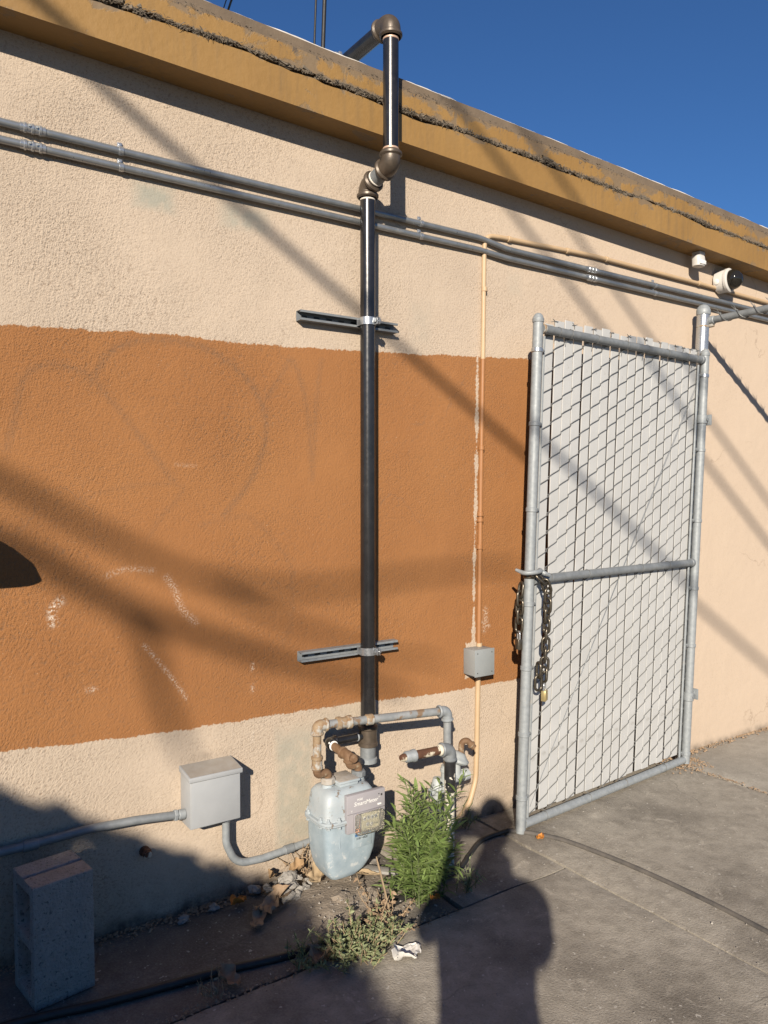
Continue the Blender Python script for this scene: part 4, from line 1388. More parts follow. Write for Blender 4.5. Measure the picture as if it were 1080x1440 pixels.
def chain(pts, label, n, roll=.6):
    """links strung along a polyline"""
    P = [Vector(p) for p in pts]
    ln = [0]
    for a, c in zip(P[:-1], P[1:]):
        ln.append(ln[-1] + (c - a).length)
    root = thing('chain', label, 'chain', P[0], 'chains on the gate')
    for k in range(n):
        s_ = ln[-1] * (k + .5) / n
        i = max(q for q in range(len(P) - 1) if ln[q] <= s_)
        f_ = (s_ - ln[i]) / (ln[i + 1] - ln[i])
        p = P[i].lerp(P[i + 1], f_)
        d = (P[i + 1] - P[i]).normalized()
        o = bpy.data.objects.new('link', LINK)
        COL.objects.link(o)
        o.parent = root
        o.rotation_mode = 'QUATERNION'
        q = d.to_track_quat('Z', 'Y') @ Vector((0, 0, 1)).rotation_difference(Vector((0, 0, 1)))
        ang = roll + (math.pi / 2 if k % 2 else 0) + random.gauss(0, .12)
        from mathutils import Quaternion
        o.rotation_quaternion = q @ Quaternion((0, 0, 1), ang)
        o.location = p - P[0]
        WORLD[o] = p
    return root


cc = GP(0, 1.20)
chain([cc + Vector((.020, -.034, .020)), cc + Vector((.052, -.052, -.012)), cc + Vector((.068, -.056, -.06)), cc + Vector((.064, -.050, -.26)), cc + Vector((.052, -.048, -.44)), cc + Vector((.048, -.050, -.475))], 'long dark steel chain hanging in front of the slats', 11, .5)
chain([cc + Vector((.014, -.052, -.395)), cc + Vector((.010, -.052, -.515))], 'two loose dark links at the bottom end of the hanging chain', 2, .3)
chain([cc + Vector((-.032, .020, -.03)), cc + Vector((-.040, .020, -.08)), cc + Vector((-.050, .016, -.235))], 'short dark chain hanging behind the gate stile', 5, .2)


def padlock(c, label, mat, s=1.0, rot=0.3):
    r_ = thing('padlock', label, 'padlock', c, 'padlocks on the chains')
    c = Vector(c)
    r_.rotation_euler = (0, 0, rot)
    obj('body', MB().bbox(c.x - .021 * s, c.x + .021 * s, c.y - .012 * s, c.y + .012 * s, c.z, c.z + .050 * s, .004), mat, r_)
    obj('shackle', MB().tube(fillet([(c.x - .013 * s, c.y, c.z + .045 * s), (c.x - .013 * s, c.y, c.z + .085 * s), (c.x + .013 * s, c.y, c.z + .085 * s), (c.x + .013 * s, c.y, c.z + .045 * s)], .0125 * s, 8), .0042 * s, 10), 'galv_new', r_)
    obj('keyway', MB().collar((c.x, c.y, c.z - .0005), (0, 0, 1), .007 * s, .002, 12), 'print_dark', r_)
    return r_


padlock(cc + Vector((.048, -.056, -.575)), 'brass padlock on the end of the hanging chain', 'brass', 1.0, .5)
padlock(cc + Vector((-.055, .012, -.330)), 'dark steel padlock behind the gate stile', 'chain', 1.0, 1.2)

# ------------------------------------------------------------------ security camera and motion sensor under the eave
t = thing('security_camera', 'white dome security camera on the wall under the eave', 'security camera', (4.49, 0, 2.925))
cb = (4.49, -.002, 2.925)
cax = Vector((.12, -1, .02)).normalized()
obj('drum', MB().lathe([(.066, 0), (.070, .004), (.070, .058), (.066, .066)], cb, cax, 32), 'white_plastic', t)
obj('trim_ring', MB().lathe([(.070, .060), (.074, .063), (.074, .078), (.066, .084), (.052, .086)], cb, cax, 32), 'white_plastic', t)
obj('dome', MB().lathe([(.061 * math.cos(a), .094 + .061 * math.sin(a)) for a in np.linspace(-.25, 1.56, 14)], cb, cax, 28), 'dome', t)
obj('lens', MB().lathe([(.018, 0), (.020, .004), (.020, .02), (.012, .024)], Vector(cb) + cax * .10 + Vector((0, 0, -.005)), Vector((-.2, -1, -.35)), 16), 'phone', t)
for a in (.5, 2.6, 4.7):
    obj('screw', MB().collar(Vector(cb) + cax * .084 + Vector((math.cos(a) * .063, 0, math.sin(a) * .063)), cax, .0035, .004, 8), 'print_dark', t)
obj('knockout', MB().lathe([(.016, 0), (.0175, .001), (.0175, .002), (.016, .003)], (4.425, -.034, 2.915), (-1, -.05, -.15), 16), 'print_white', t)
t = thing('motion_sensor', 'small white motion sensor hanging under the eave', 'sensor', (4.18, -.075, 3.0))
zs0 = z0(4.18)
obj('bracket', MB().bbox(4.155, 4.205, -.100, -.045, zs0 - .022, zs0 - .001, .002), 'white_plastic', t)
obj('body', MB().loft([(zs0 - .088, 4.18, -.072, .030, .022, 3), (zs0 - .084, 4.18, -.073, .038, .029, 3), (zs0 - .055, 4.18, -.074, .040, .031, 3), (zs0 - .026, 4.18, -.070, .040, .030, 3), (zs0 - .021, 4.18, -.070, .036, .026, 3)], 24), 'white_plastic', t)
obj('lens_window', MB().bbox(4.152, 4.208, -.1075, -.101, zs0 - .078, zs0 - .054, .003), 'print_white', t)

# ------------------------------------------------------------------ overhead cables beyond the roof
for k, (a, b_, r_, lab) in enumerate((((2.291, 1.2, 3.30), (2.345, 1.2, 4.60), .0125, 'thicker of two black cables dropping behind the roof edge'),
                                      ((2.232, 1.2, 3.30), (2.287, 1.2, 4.60), .0065, 'thinner of two black cables dropping behind the roof edge'))):
    a, b_ = Vector(a), Vector(b_)
    # keeps rising toward a pole on the street behind the viewer
    end = b_ + (b_ - a) * 1.1 + Vector((.02, 0, 0))
    pts = [a, a.lerp(b_, .5), b_, b_.lerp(end, .5), end, end + Vector((.6, 2.0, .9)), end + Vector((1.6, 6.0, 1.4))]
    tag(obj('service_cable', MB().tube(pts, r_, 10), 'cable'), lab, 'cable', 'service cables above the roof')

# ------------------------------------------------------------------ hose on the ground
t = thing('rubber_hose', 'black rubber hose lying on the concrete, dusty past the gate', 'hose', (1.2, -.5, 0))
pts = smoothpoly([(-1.2, -.22, .002), (.2, -.33, .002), (.62, -.402, .002), (.96, -.452, .002), (1.30, -.515, .004), (1.62, -.46, .010), (1.90, -.40, .012), (2.08, -.375, .008), (2.22, -.29, .006), (2.36, -.215, .006), (2.53, -.205, .006)], 6)
obj('tube', MB().tube(pts, [.0145 - .0035 * min(1, max(0, q / len(pts) - .55) * 4) for q in range(len(pts))], 12), 'black_rubber', t)
pts = smoothpoly([(2.53, -.205, .006), (2.60, -.29, .005), (2.67, -.415, .004), (2.71, -.60, .003), (2.735, -.82, .003), (2.74, -1.2, .003), (2.70, -1.7, .002), (2.6, -2.4, .002)], 6)
obj('dusty_length', MB().tube(pts, .011, 12), 'dusty_rubber', t)

# ------------------------------------------------------------------ earth, rubble and litter round the meter
vs_, fs = [], []
nn = 40
for j in range(nn + 1):
    for i in range(nn + 1):
        x, y = 1.20 + .72 * i / nn, -.56 + .555 * j / nn
        dx, dy = (x - 1.58) / .34, (y + .27) / .30
        e = max(0, 1 - dx * dx - dy * dy)
        vs_.append((x, y, -.03 + .055 * e ** .7 + .010 * nz(x * 14, y * 14) * min(1, e * 3) + .005 * nz(x * 40, y * 40) * min(1, e * 3)))
for j in range(nn):
    for i in range(nn):
        k = j * (nn + 1) + i
        fs.append((k, k + 1, k + nn + 2, k + nn + 1))
tag(obj('soil', MB().add(vs_, fs), 'dirt'), kind='structure')


def rock(name, c, s, mat, seed, flat=.6):
    bm = bmesh.new()
    bmesh.ops.create_icosphere(bm, subdivisions=2, radius=1)
    for v_ in bm.verts:
        d = 1 + .75 * nz(v_.co.x * 1.3 + seed, v_.co.y * 1.3, v_.co.z * 1.3) + .5 * nz(v_.co.x * 3 + seed, v_.co.y * 3, v_.co.z * 3)
        v_.co = Vector((v_.co.x * d * s, v_.co.y * d * s * .85, max(v_.co.z, -.6) * d * s * flat))
    bm.verts.index_update()
    mb = MB().add([(v_.co.x + c[0], v_.co.y + c[1], v_.co.z + c[2]) for v_ in bm.verts], [[q.index for q in f_.verts] for f_ in bm.faces])
    bm.free()
    return obj(name, mb, mat, sharp=12)


for k in range(64):
    a, r_ = random.uniform(0, 6.28), abs(random.gauss(0, .062))
    x, y = 1.415 + r_ * math.cos(a), -.115 + r_ * .7 * math.sin(a)
    y = min(y, -.02)
    s_ = random.choice((.007, .009, .012, .016, .023)) * random.uniform(.8, 1.2)
    h = .012 + .05 * math.exp(-(r_ / .07) ** 2)
    tag(rock('rubble_chunk', (x, y, h), s_, 'rubble', k * 3.7), 'pale broken plaster chunk heaped by the wall left of the gas meter', 'rubble', 'rubble heap left of the gas meter')
for k, (x, y, z, s_, lab, mt_) in enumerate(((1.545, -.31, .022, .042, 'rounded dusty stone below the gas meter tip', 'dirt'), (1.66, -.36, .010, .055, 'flat dusty stone between gas meter and weed', 'dirt'),
                                             (.99, -.075, .0, .022, 'small blue grey lump by the shaded wall foot', 'grey_scrap'), (1.12, -.06, .0, .020, 'grey lump beside the orange leaf', 'grey_scrap'),
                                             (1.795, -.135, .02, .035, 'pinkish stone behind the weed', 'rubble'))):
    tag(rock('stone', (x, y, z), s_, mt_, 50 + k * 5.1, .5), lab, 'stone')


def leaf_sheet(name, c, L, W_, yaw, mat, curl=.3, seed=0, lobes=0, tilt=0.):
    """a curled dead leaf or scrap: a small bent, uneven sheet with thickness"""
    nu, nv = 14, 10
    vs_, fs = [], []
    Rm = Matrix.Rotation(yaw, 3, 'Z') @ Matrix.Rotation(tilt, 3, 'X')
    for lay in (0, 1):
        for i in range(nu + 1):
            u = i / nu
            w = W_ * (math.sin(math.pi * min(max(u, .06), .94)) ** .7) * (1 + .25 * math.sin(u * 15 + seed) * (1 if lobes else .4))
            for j in range(nv + 1):
                q = (j / nv - .5)
                x = (u - .5) * L
                y = q * w
                z = curl * W_ * (4 * q * q) * (.5 + .5 * math.sin(u * 4 + seed)) + .25 * curl * L * (u - .5) ** 2 * 2 + .16 * W_ * nz(u * 5 + seed, q * 6, seed) + .09 * W_ * nz(u * 11 + seed, q * 13, seed + 4)
                p = Rm @ Vector((x, y, z + lay * .0012))
                vs_.append((c[0] + p.x, c[1] + p.y, c[2] + p.z))
    st_ = nv + 1
    tot = (nu + 1) * st_
    for lay in (0, 1):
        for i in range(nu):
            for j in range(nv):
                k = lay * tot + i * st_ + j
                fs.append((k, k + 1, k + st_ + 1, k + st_))
    for i in range(nu):
        for j in (0, nv):
            k = i * st_ + j
            fs.append((k, k + st_, k + st_ + tot, k + tot))
    for j in range(nv):
        for i in (0, nu):
            k = i * st_ + j
            fs.append((k, k + 1, k + 1 + tot, k + tot))
    return obj(name, MB().add(vs_, fs), mat, sharp=60)


tag(leaf_sheet('dead_leaf', (1.205, -.095, .012), .075, .055, .4, 'orange_leaf', .5, 1, 1), 'bright orange dead leaf at the shaded wall foot', 'leaf')
tag(leaf_sheet('dead_leaf', (1.335, -.165, .035), .085, .065, 1.2, 'dry_leaf', 1.0, 2, 0, .9), 'large cupped brown leaf beside the rubble heap', 'leaf')
tag(leaf_sheet('dead_leaf', (1.275, -.20, .012), .115, .08, .3, 'dry_leaf', .6, 3, 1), 'broad crumpled brown leaf on the shaded concrete', 'leaf')
tag(leaf_sheet('dead_leaf', (1.215, -.255, .006), .11, .05, .9, 'dry_leaf', .5, 4, 1), 'curled strip of brown leaf in front of the crumpled leaf', 'leaf')
tag(leaf_sheet('dead_leaf', (.985, -.525, .004), .10, .06, 1.9, 'dry_leaf', .6, 5, 1), 'torn brown leaf on the lower concrete edge', 'leaf')
tag(leaf_sheet('dead_leaf', (1.285, -.595, .018), .09, .075, .8, 'dry_leaf', .5, 6, 1), 'dark brown leaf beside the low ground weed', 'leaf')
tag(leaf_sheet('dead_leaf', (1.36, -.055, .055), .075, .04, 1.0, 'tan_leaf', .7, 7, 0, .6), 'russet leaf leaning on the wall behind the rubble', 'leaf')
tag(leaf_sheet('dead_leaf', (1.84, -.53, .03), .05, .035, .2, 'orange_leaf', .5, 8, 0), 'small orange leaf at the foot of the tall weed', 'leaf')
tag(leaf_sheet('dead_leaf', (2.60, -.345, .006), .05, .035, .2, 'orange_leaf', .5, 9, 0), 'small orange leaf on the concrete near the gate foot', 'leaf')
tag(leaf_sheet('dead_leaf', (1.025, -.90, .006), .045, .022, 1.2, 'tan_leaf', .5, 10, 0), 'small tan leaf on the open concrete by the bottom edge', 'leaf')
tag(leaf_sheet('scrap', (1.515, -.165, .048), .105, .065, .5, 'cardboard', .7, 11, 1, .25), 'crumpled tan scrap under the gas meter left side', 'scrap')
tag(leaf_sheet('scrap', (1.47, -.075, .06), .08, .045, .2, 'tan_leaf', .8, 12, 1, .4), 'brown scrap against the wall behind the gas meter', 'scrap')
tag(leaf_sheet('scrap', (1.70, -.245, .045), .12, .035, -.75, 'cardboard', .4, 13, 0), 'narrow yellowish scrap right of the gas meter tip', 'scrap')
bd2 = MB().bbox(-.11, .11, -.022, .022, 0, .012, .002)
Rm = Matrix.Translation((1.765, -.235, .035)) @ Matrix.Rotation(-.75, 4, 'Z') @ Matrix.Rotation(.06, 4, 'Y')
bd2.v = [tuple(Rm @ Vector(p)) for p in bd2.v]
tag(obj('board_scrap', bd2, 'grey_scrap'), 'weathered grey board scrap between gas meter and weed', 'board')
tag(leaf_sheet('paper_scrap', (1.555, -.735, .008), .125, .085, .25, 'paper', .35, 14, 1), 'crumpled white paper lying in front of the weeds', 'paper')
# small litter: crumbs of leaf along the wall foot and grit over the slabs
lt = MB()


def crumb(mb, x, y, z, s_):
    a = random.uniform(0, 6.28)
    ca, sa = math.cos(a) * s_, math.sin(a) * s_
    h = random.uniform(.3, .9) * s_
    mb.add([(x + ca, y + sa, z), (x - sa * .7, y + ca * .7, z), (x - ca * .8, y - sa * .8, z), (x + sa * .6, y - ca * .6, z), (x + s_ * .1, y, z + h), (x, y, z - s_ * .2)],
           [(0, 1, 4), (1, 2, 4), (2, 3, 4), (3, 0, 4), (1, 0, 5), (2, 1, 5), (3, 2, 5), (0, 3, 5)])


for k in range(1300):
    x = random.uniform(3.9, 6.2) if random.random() < .6 else random.gauss(4.05, .10)
    y = -abs(random.gauss(.0, .03)) - .003 if x > 4.15 else -abs(random.gauss(.10, .06))
    crumb(lt, x, y, .004, random.uniform(.002, .010) * (1.4 if random.random() < .1 else 1))
for k in range(500):
    crumb(lt, random.uniform(.3, 1.35), -abs(random.gauss(0, .03)) - .004, -.008, random.uniform(.003, .011))
for k in range(500):
    crumb(lt, random.uniform(.3, 1.9), -.59 + random.gauss(0, .016), -.005, random.uniform(.002, .009))
for k in range(260):
    crumb(lt, 4.005 + random.gauss(0, .012), random.uniform(-.75, -.05), .002, random.uniform(.002, .008))
tag(obj('leaf_litter', lt, 'dry_leaf', smooth=False), 'brown crumbs of leaf litter along the wall foot and slab joints', 'litter', kind='stuff')
gt = MB()
for k in range(900):
    x, y = random.uniform(.6, 5.2), -random.random() ** 1.2 * 1.9 - .05
    if nz(x * 2.2, y * 2.2) < random.uniform(-.5, .4):
        continue
    crumb(gt, x, y, .003, random.uniform(.0015, .0055) * (1.7 if random.random() < .06 else 1))
for k in range(170):
    x, y = random.gauss(1.6, .16), random.gauss(-.40, .12)
    crumb(gt, x, min(y, -.02), .012 + .03 * math.exp(-((x - 1.58) / .2) ** 2 - ((y + .27) / .18) ** 2), random.uniform(.002, .007))
tag(obj('grit', gt, 'grit', smooth=False), 'pale grit scattered over the concrete', 'grit', kind='stuff')


# ------------------------------------------------------------------ weeds
def leaves_mesh(name, items, mat, parent):
    """items: (base, dir, normal, length, width, tint, droop); each leaf is a folded, drooping blade"""
    vs_, fs, tint = [], [], []
    for b_, d, n_, L, W_, t_, dr in items:
        d = d.normalized()
        s_ = d.cross(n_)
        s_ = s_.normalized() if s_.length > 1e-4 else d.orthogonal().normalized()
        n_ = s_.cross(d)
        o = len(vs_)
        g = Vector((0, 0, -1))
        for u, w in ((0, .25), (.35, 1.0), (.72, .72), (1, .04)):
            c = b_ + d * L * u + g * dr * L * u * u
            vs_ += [(c + s_ * W_ * w * .5 + n_ * W_ * .16 * w)[:], c[:], (c - s_ * W_ * w * .5 + n_ * W_ * .16 * w)[:]]
            tint += [t_ + .1 * u] * 3
        for k in range(3):
            a = o + k * 3
            fs += [(a, a + 1, a + 4, a + 3), (a + 1, a + 2, a + 5, a + 4)]
    me = bpy.data.meshes.new(name)
    c = WORLD[parent]
    me.from_pydata([(p[0] - c.x, p[1] - c.y, p[2] - c.z) for p in vs_], [], fs)
    fattr(me, 'tint', np.clip(tint, 0, 1))
    me.polygons.foreach_set('use_smooth', [True] * len(me.polygons))
    o = link_mesh(name, me, mat, parent)
    return o


def rdir():
    v_ = Vector((random.gauss(0, 1), random.gauss(0, 1), random.gauss(0, 1)))
    return v_.normalized()


def stem_curve(b_, d, L, n=9, wob=.10, lift=.25):
    p, out = Vector(b_), [Vector(b_)]
    d = Vector(d).normalized()
    for k in range(n):
        d = (d + Vector((random.gauss(0, wob), random.gauss(0, wob), lift * .1 + random.gauss(0, wob * .4)))).normalized()
        p = p + d * L / n
        out.append(p.copy())
    return out


wd = thing('tall_weed', 'tall bushy green weed with narrow leaves beside the gas meter', 'weed', (1.80, -.47, 0))
stems = MB()
items = []
for k in range(38):
    a = random.uniform(0, 6.28)
    r_ = random.uniform(0, .08)
    b_ = (1.83 + r_ * math.cos(a) * 1.1, -.46 + r_ * math.sin(a), .0)
    out_ = random.uniform(.0, .20)
    d = (math.cos(a) * out_ + .035, math.sin(a) * out_, 1)
    L = random.uniform(.20, .43) if k > 4 else random.uniform(.46, .54)
    c = stem_curve(b_, d, L, 10, .07)
    stems.tube(c, [.0032 * (1 - .07 * q) for q in range(len(c))], 5)
    side = [(c, .0)]
    for q in range(3):
        i = random.randint(2, 7)
        sd = rdir()
        sd.z = abs(sd.z) * .6 + .35
        sc_ = stem_curve(c[i], sd, random.uniform(.05, .12), 5, .12)
        stems.tube(sc_, [.0018, .0016, .0014, .0012, .001, .0008], 4)
        side.append((sc_, .1))
    for cv, tt in side:
        ncv = len(cv) - 1
        cnt = 34 if ncv > 6 else 13
        for q in range(cnt):
            f_ = (q + random.random()) / cnt
            f_ = .04 + .96 * f_
            i = min(int(f_ * ncv), ncv - 1)
            p = cv[i].lerp(cv[i + 1], f_ * ncv - i)
            ax_ = (cv[i + 1] - cv[i]).normalized()
            az = q * 2.4 + random.gauss(0, .3)
            ou = Vector((math.cos(az), math.sin(az), 0))
            d = (ou + ax_ * random.uniform(.35, 1.0)).normalized()
            LL = random.choice((.034, .045, .055, .068, .085)) * random.uniform(.85, 1.15) * (1 - .35 * max(0, f_ - .75) * 4 * .5)
            items.append((p, d, Vector((0, 0, 1)) + ou * -.3, LL, LL * random.uniform(.13, .21), random.random() * .7 + .3 * f_ + tt, random.uniform(.05, .35)))
tag(obj('stems', stems, 'groundweed', wd), kind='stuff')
tag(leaves_mesh('leaves', items, 'weed', wd), kind='stuff')

gw = thing('ground_weed', 'low sprawling grey green weed in front of the gas meter', 'weed', (1.41, -.60, 0))
stems, items = MB(), []
for k in range(150):
    a = random.uniform(0, 6.28)
    r_ = abs(random.gauss(0, .075))
    b_ = (1.43 + r_ * math.cos(a) * 1.15, -.615 + r_ * math.sin(a) * .7, .0)
    d = (math.cos(a) * .8 + random.gauss(0, .3), math.sin(a) * .5 + random.gauss(0, .3), random.uniform(.5, 1.4))
    c = stem_curve(b_, d, random.uniform(.04, .11), 5, .2)
    stems.tube(c, [.0016] * 5 + [.0008], 4)
    for q in range(22):
        f_ = random.uniform(.15, 1)
        i = min(int(f_ * 5), 4)
        p = c[i].lerp(c[i + 1], f_ * 5 - i)
        d = rdir()
        d.z = abs(d.z) * .8 + .1
        LL = random.uniform(.009, .023)
        items.append((p, d, rdir(), LL, LL * random.uniform(.28, .45), random.random(), .1))
tag(obj('stems', stems, 'twig', gw), kind='stuff')
tag(leaves_mesh('leaves', items, 'groundweed', gw), kind='stuff')

dw = thing('dry_weed', 'dried brown weed stalks between the green weeds', 'weed', (1.58, -.53, 0))
stems, items = MB(), []
for k in range(22):
    b_ = (random.gauss(1.60, .045), random.gauss(-.50, .04), .0)
    c = stem_curve(b_, (random.gauss(0, .7), random.gauss(0, .6), 1), random.uniform(.06, .16), 6, .28)
    stems.tube(c, [.0018] * 6 + [.0007], 4)
    for q in range(9):
        i = random.randint(2, 5)
        LL = random.uniform(.010, .024)
        items.append((c[i], rdir(), rdir(), LL, LL * .6, random.random(), .3))
c = stem_curve((1.63, -.53, 0), (-.12, .1, 1), .26, 8, .06)
stems.tube(c, [.004] * 8 + [.002], 5)
tag(obj('stalks', stems, 'twig', dw), kind='stuff')
tag(leaves_mesh('leaves', items, 'dry_leaf', dw), kind='stuff')

for (x, y, n_, h, lab, mt_) in ((1.515, -.045, 12, .17, 'thin withered weed against the wall by the conduit end', 'twig'),
                                (1.235, -.585, 10, .13, 'thin grassy sprout by the hose in the shade', 'groundweed'),
                                (2.40, -.06, 9, .16, 'sparse thin weed under the curve of the painted conduit', 'groundweed'),
                                (.905, -.56, 7, .09, 'dry grass tuft on the shaded concrete edge', 'twig'),
                                (2.02, -.52, 12, .16, 'spindly shaded weed right of the tall weed', 'groundweed')):
    w_ = thing('small_weed', lab, 'weed', (x, y, 0))
    stems, items = MB(), []
    for k in range(n_):
        c = stem_curve((x + random.gauss(0, .018), min(y + random.gauss(0, .012), -.006), 0.), (random.gauss(0, .45), random.gauss(-.1, .25), 1), h * random.uniform(.5, 1.1), 6, .2)
        stems.tube(c, [.0015] * 6 + [.0006], 4)
        for q in range(7):
            i = random.randint(1, 5)
            LL = random.uniform(.010, .026)
            items.append((c[i], rdir(), rdir(), LL, LL * .3, random.random(), .3))
    tag(obj('stems', stems, mt_, w_), kind='stuff')
    tag(leaves_mesh('leaves', items, 'dry_leaf' if mt_ == 'twig' else 'groundweed', w_), kind='stuff')
# pipe stub in the shaded wall
t = thing('rusty_stub', 'short rusty pipe stub poking from the shaded wall', 'pipe', (.875, 0, .255))
obj('pipe', MB().lathe([(.020, 0), (.020, .008), (.013, .010), (.013, .045), (.011, .047)], (.868, .004, .265), (.1, -1, 0), 14), 'stub_rust', t)
obj('nut', MB().hexnut((.871, -.026, .265), (.1, -1, 0), .019, .014), 'stub_rust', t)


# ------------------------------------------------------------------ things behind the viewer whose shadows reach the scene
def up(p, L):
    return Vector(p) - SUN * L


# unseen wedge left of the view, added and shaped for the crisp shadow it casts
t = thing('shadow_wedge', 'grey wedge shaped wall light left of the view', 'wall light', (.05, 0, 1.45))
obj('backplate', MB().bbox(-.16, .20, -.03, -.002, 1.40, 1.62, .004), 'jbox', t)
obj('wedge_body', MB().loft([(1.456, .09, -.15, .205, .145, 5), (1.464, .09, -.15, .214, .152, 5), (1.500, .09, -.140, .210, .138, 5), (1.522, .09, -.115, .195, .110, 5), (1.54, .09, -.08, .17, .07, 5)], 32), 'jbox', t)

# two utility poles with stay wires
for k, (pp, wires) in enumerate((
        ((-9.6, -7.2), [((.708, 0, 3.082), 7.5, (2.739, 0, 1.854), 10.5, .021)]),
        ((-7.0, -8.0), [((2.85, 0, 2.93), 10.5, (4.62, 0, 1.62), 11.5, .019), ((3.22, 0, 2.97), 10.5, (4.95, 0, 1.66), 11.5, .017)]))):
    t = thing('utility_pole', ('nearer' if k == 0 else 'farther') + ' wooden utility pole with stay wires behind the viewer', 'utility pole', (pp[0], pp[1], 0))
    obj('pole', MB().tube([(pp[0], pp[1], -.1), (pp[0] + .02, pp[1], 10.5)], [.16, .12], 16), 'pole_wood', t)
    for a, la_, b_, lb_, r_ in wires:
        A, B = up(a, la_), up(b_, lb_)
        d = (B - A)
        e0 = A - d * ((pp[0] - A.x) / -d.x if abs(d.x) > 1e-3 else 1) if False else A + d * ((pp[0] - A.x) / d.x)
        e1 = B + d * ((B.z - .05) / -d.z) if d.z < 0 else B + d
        pts = []
        for f_ in np.linspace(0, 1, 24):
            p = e0.lerp(e1, f_)
            p.z -= .0 * math.sin(math.pi * f_)
            pts.append(p)
        obj('stay_wire', MB().tube(pts, r_, 8), 'cable', t)

# leafless limbs of a street tree
t = thing('street_tree', 'bare limbed street tree behind the viewer', 'tree', (-11.4, -11.6, 0))
LD = 15.0
hubA = up((-.15, 0, 1.56), LD)
trunk = [Vector((-11.4, -11.6, -.1)), Vector((-11.3, -11.5, 2.2)), Vector((-10.7, -11.2, 4.8)), hubA.lerp(Vector((-10.7, -11.2, 4.8)), .35), hubA]
obj('trunk', MB().tube(trunk, [.22, .18, .14, .10, .07], 14), 'bark', t)


def limb(pts, radii):
    obj('limb', MB().tube([Vector(p) for p in smoothpoly([tuple(up((q[0], 0, q[1]), q[2])) for q in pts], 5)], np.interp(np.linspace(0, 1, (len(pts) - 1) * 5 + 1), np.linspace(0, 1, len(radii)), radii), 10), 'bark', t)


limb([(-.15, 1.56, LD), (.385, 1.455, LD), (.57, 1.34, LD), (.82, 1.18, LD), (1.02, 1.09, LD), (1.40, .93, LD + .3), (1.85, .77, LD + .6), (2.1, .68, LD + .8)], [.048, .042, .038, .034, .030, .023, .015])
limb([(-.15, 1.56, LD), (.1, 1.78, LD), (.39, 1.66, LD + .2), (.58, 1.545, LD + .3), (.80, 1.42, LD + .5), (1.10, 1.28, LD + .7), (1.60, 1.20, LD + 1), (2.2, 1.23, LD + 1.3), (2.8, 1.24, LD + 1.6)], [.038, .035, .033, .03, .026, .022, .019, .017, .012])
limb([(.82, 1.18, LD), (.90, 1.02, LD + .1), (.93, .86, LD + .2), (.99, .70, LD + .3), (1.05, .55, LD + .5)], [.030, .028, .026, .022, .015])
limb([(1.10, 1.28, LD + .7), (1.45, 1.08, LD + .8), (1.9, .90, LD + 1.0), (2.3, .80, LD + 1.1)], [.022, .02, .016, .01])

# tall shrub to the left of the viewer: its shade fills the lower left corner
sh = thing('shrub', 'tall leafy shrub standing behind and left of the viewer', 'shrub', (-2.6, -4.6, 0))
edge_pts = [(-.6, .88), (.2, .68), (.381, .585), (.436, .55), (.515, .52), (.604, .455), (.677, .405), (.762, .35), (.871, .28), (1.011, .20), (1.134, .13), (1.249, .05), (1.33, .0)]
sil = []
YS = -4.6
for x, z in edge_pts:
    L = (0 - YS) / SUN.y
    p = up((x, 0, z), L)
    sil.append((p.x, p.z))
for x, y in ((1.41, -.22), (1.36, -.48), (1.335, -.75), (1.31, -.92), (1.22, -1.15), (1.0, -1.5)):
    L = (y - YS) / SUN.y
    p = up((x, y, 0), L)
    sil.append((p.x, p.z))
sx = np.array([s_[0] for s_ in sil])
sz = np.array([s_[1] for s_ in sil])
print('shrub silhouette', list(zip(sx.round(2), sz.round(2))))
xr = sx.max()
core, items = MB(), []
# leafy mass: lumpy sheets follow the top line, set back 6 cm, leaves break the outline
vs_, fs = [], []
cols = 46
xs_ = np.linspace(sx.min() - 2.0, xr - .05, cols)
tops = np.interp(xs_, sx, sz) - .07
ring = 10
for i in range(cols):
    for k in range(ring):
        a = math.pi * 2 * k / ring
        dep = .42 * (1 + .25 * nz(xs_[i] * 3, k * .9))
        hz = tops[i]
        zz = hz * .5 + hz * .5 * math.copysign(abs(math.sin(a)) ** .6, math.sin(a))
        vs_.append((xs_[i] + .03 * nz(k * 2.2, i), YS + dep * math.cos(a), max(0, zz) + (.05 * nz(xs_[i] * 5, k * 1.7) if math.sin(a) > .2 else 0)))
for i in range(cols - 1):
    for k in range(ring):
        k2 = (k + 1) % ring
        fs.append((i * ring + k, (i + 1) * ring + k, (i + 1) * ring + k2, i * ring + k2))
fs += [tuple(range(ring)), tuple((cols - 1) * ring + k for k in range(ring - 1, -1, -1))]
obj('inner_twigs', MB().add(vs_, fs), 'bark', sh)
for k in range(9000):
    x = random.uniform(-5.2, xr)
    top = np.interp(x, sx, sz)
    if random.random() < .55:
        z = top - abs(random.gauss(0, .07)) + .012 * random.random() + .022 * nz(x * 9, 3)
        y = YS + random.gauss(0, .16)
    else:
        z = random.uniform(.05, top)
        y = YS + random.choice((-1, 1)) * random.uniform(.30, .50)
    if random.random() < .12 and top < 2.6:
        x, z = xr - abs(random.gauss(0, .05)), random.uniform(.05, np.interp(xr, sx, sz))
    d = rdir()
    LL = random.uniform(.035, .07)
    items.append((Vector((x, y, z)), d, rdir(), LL, LL * .5, random.random(), .2))
tag(leaves_mesh('leaves', items, 'shrub', sh), kind='stuff')

# ------------------------------------------------------------------ the person taking the photograph
FW = Vector((math.sin(R(34.1)), math.cos(R(34.1)), 0))
RT_ = Vector((math.cos(R(34.1)), -math.sin(R(34.1)), 0))
PC = Vector((0, -2.89, 0)) - FW * .40 + RT_ * .025


def pw(r_, f_, z):
    return PC + RT_ * r_ + FW * f_ + Vector((0, 0, z))


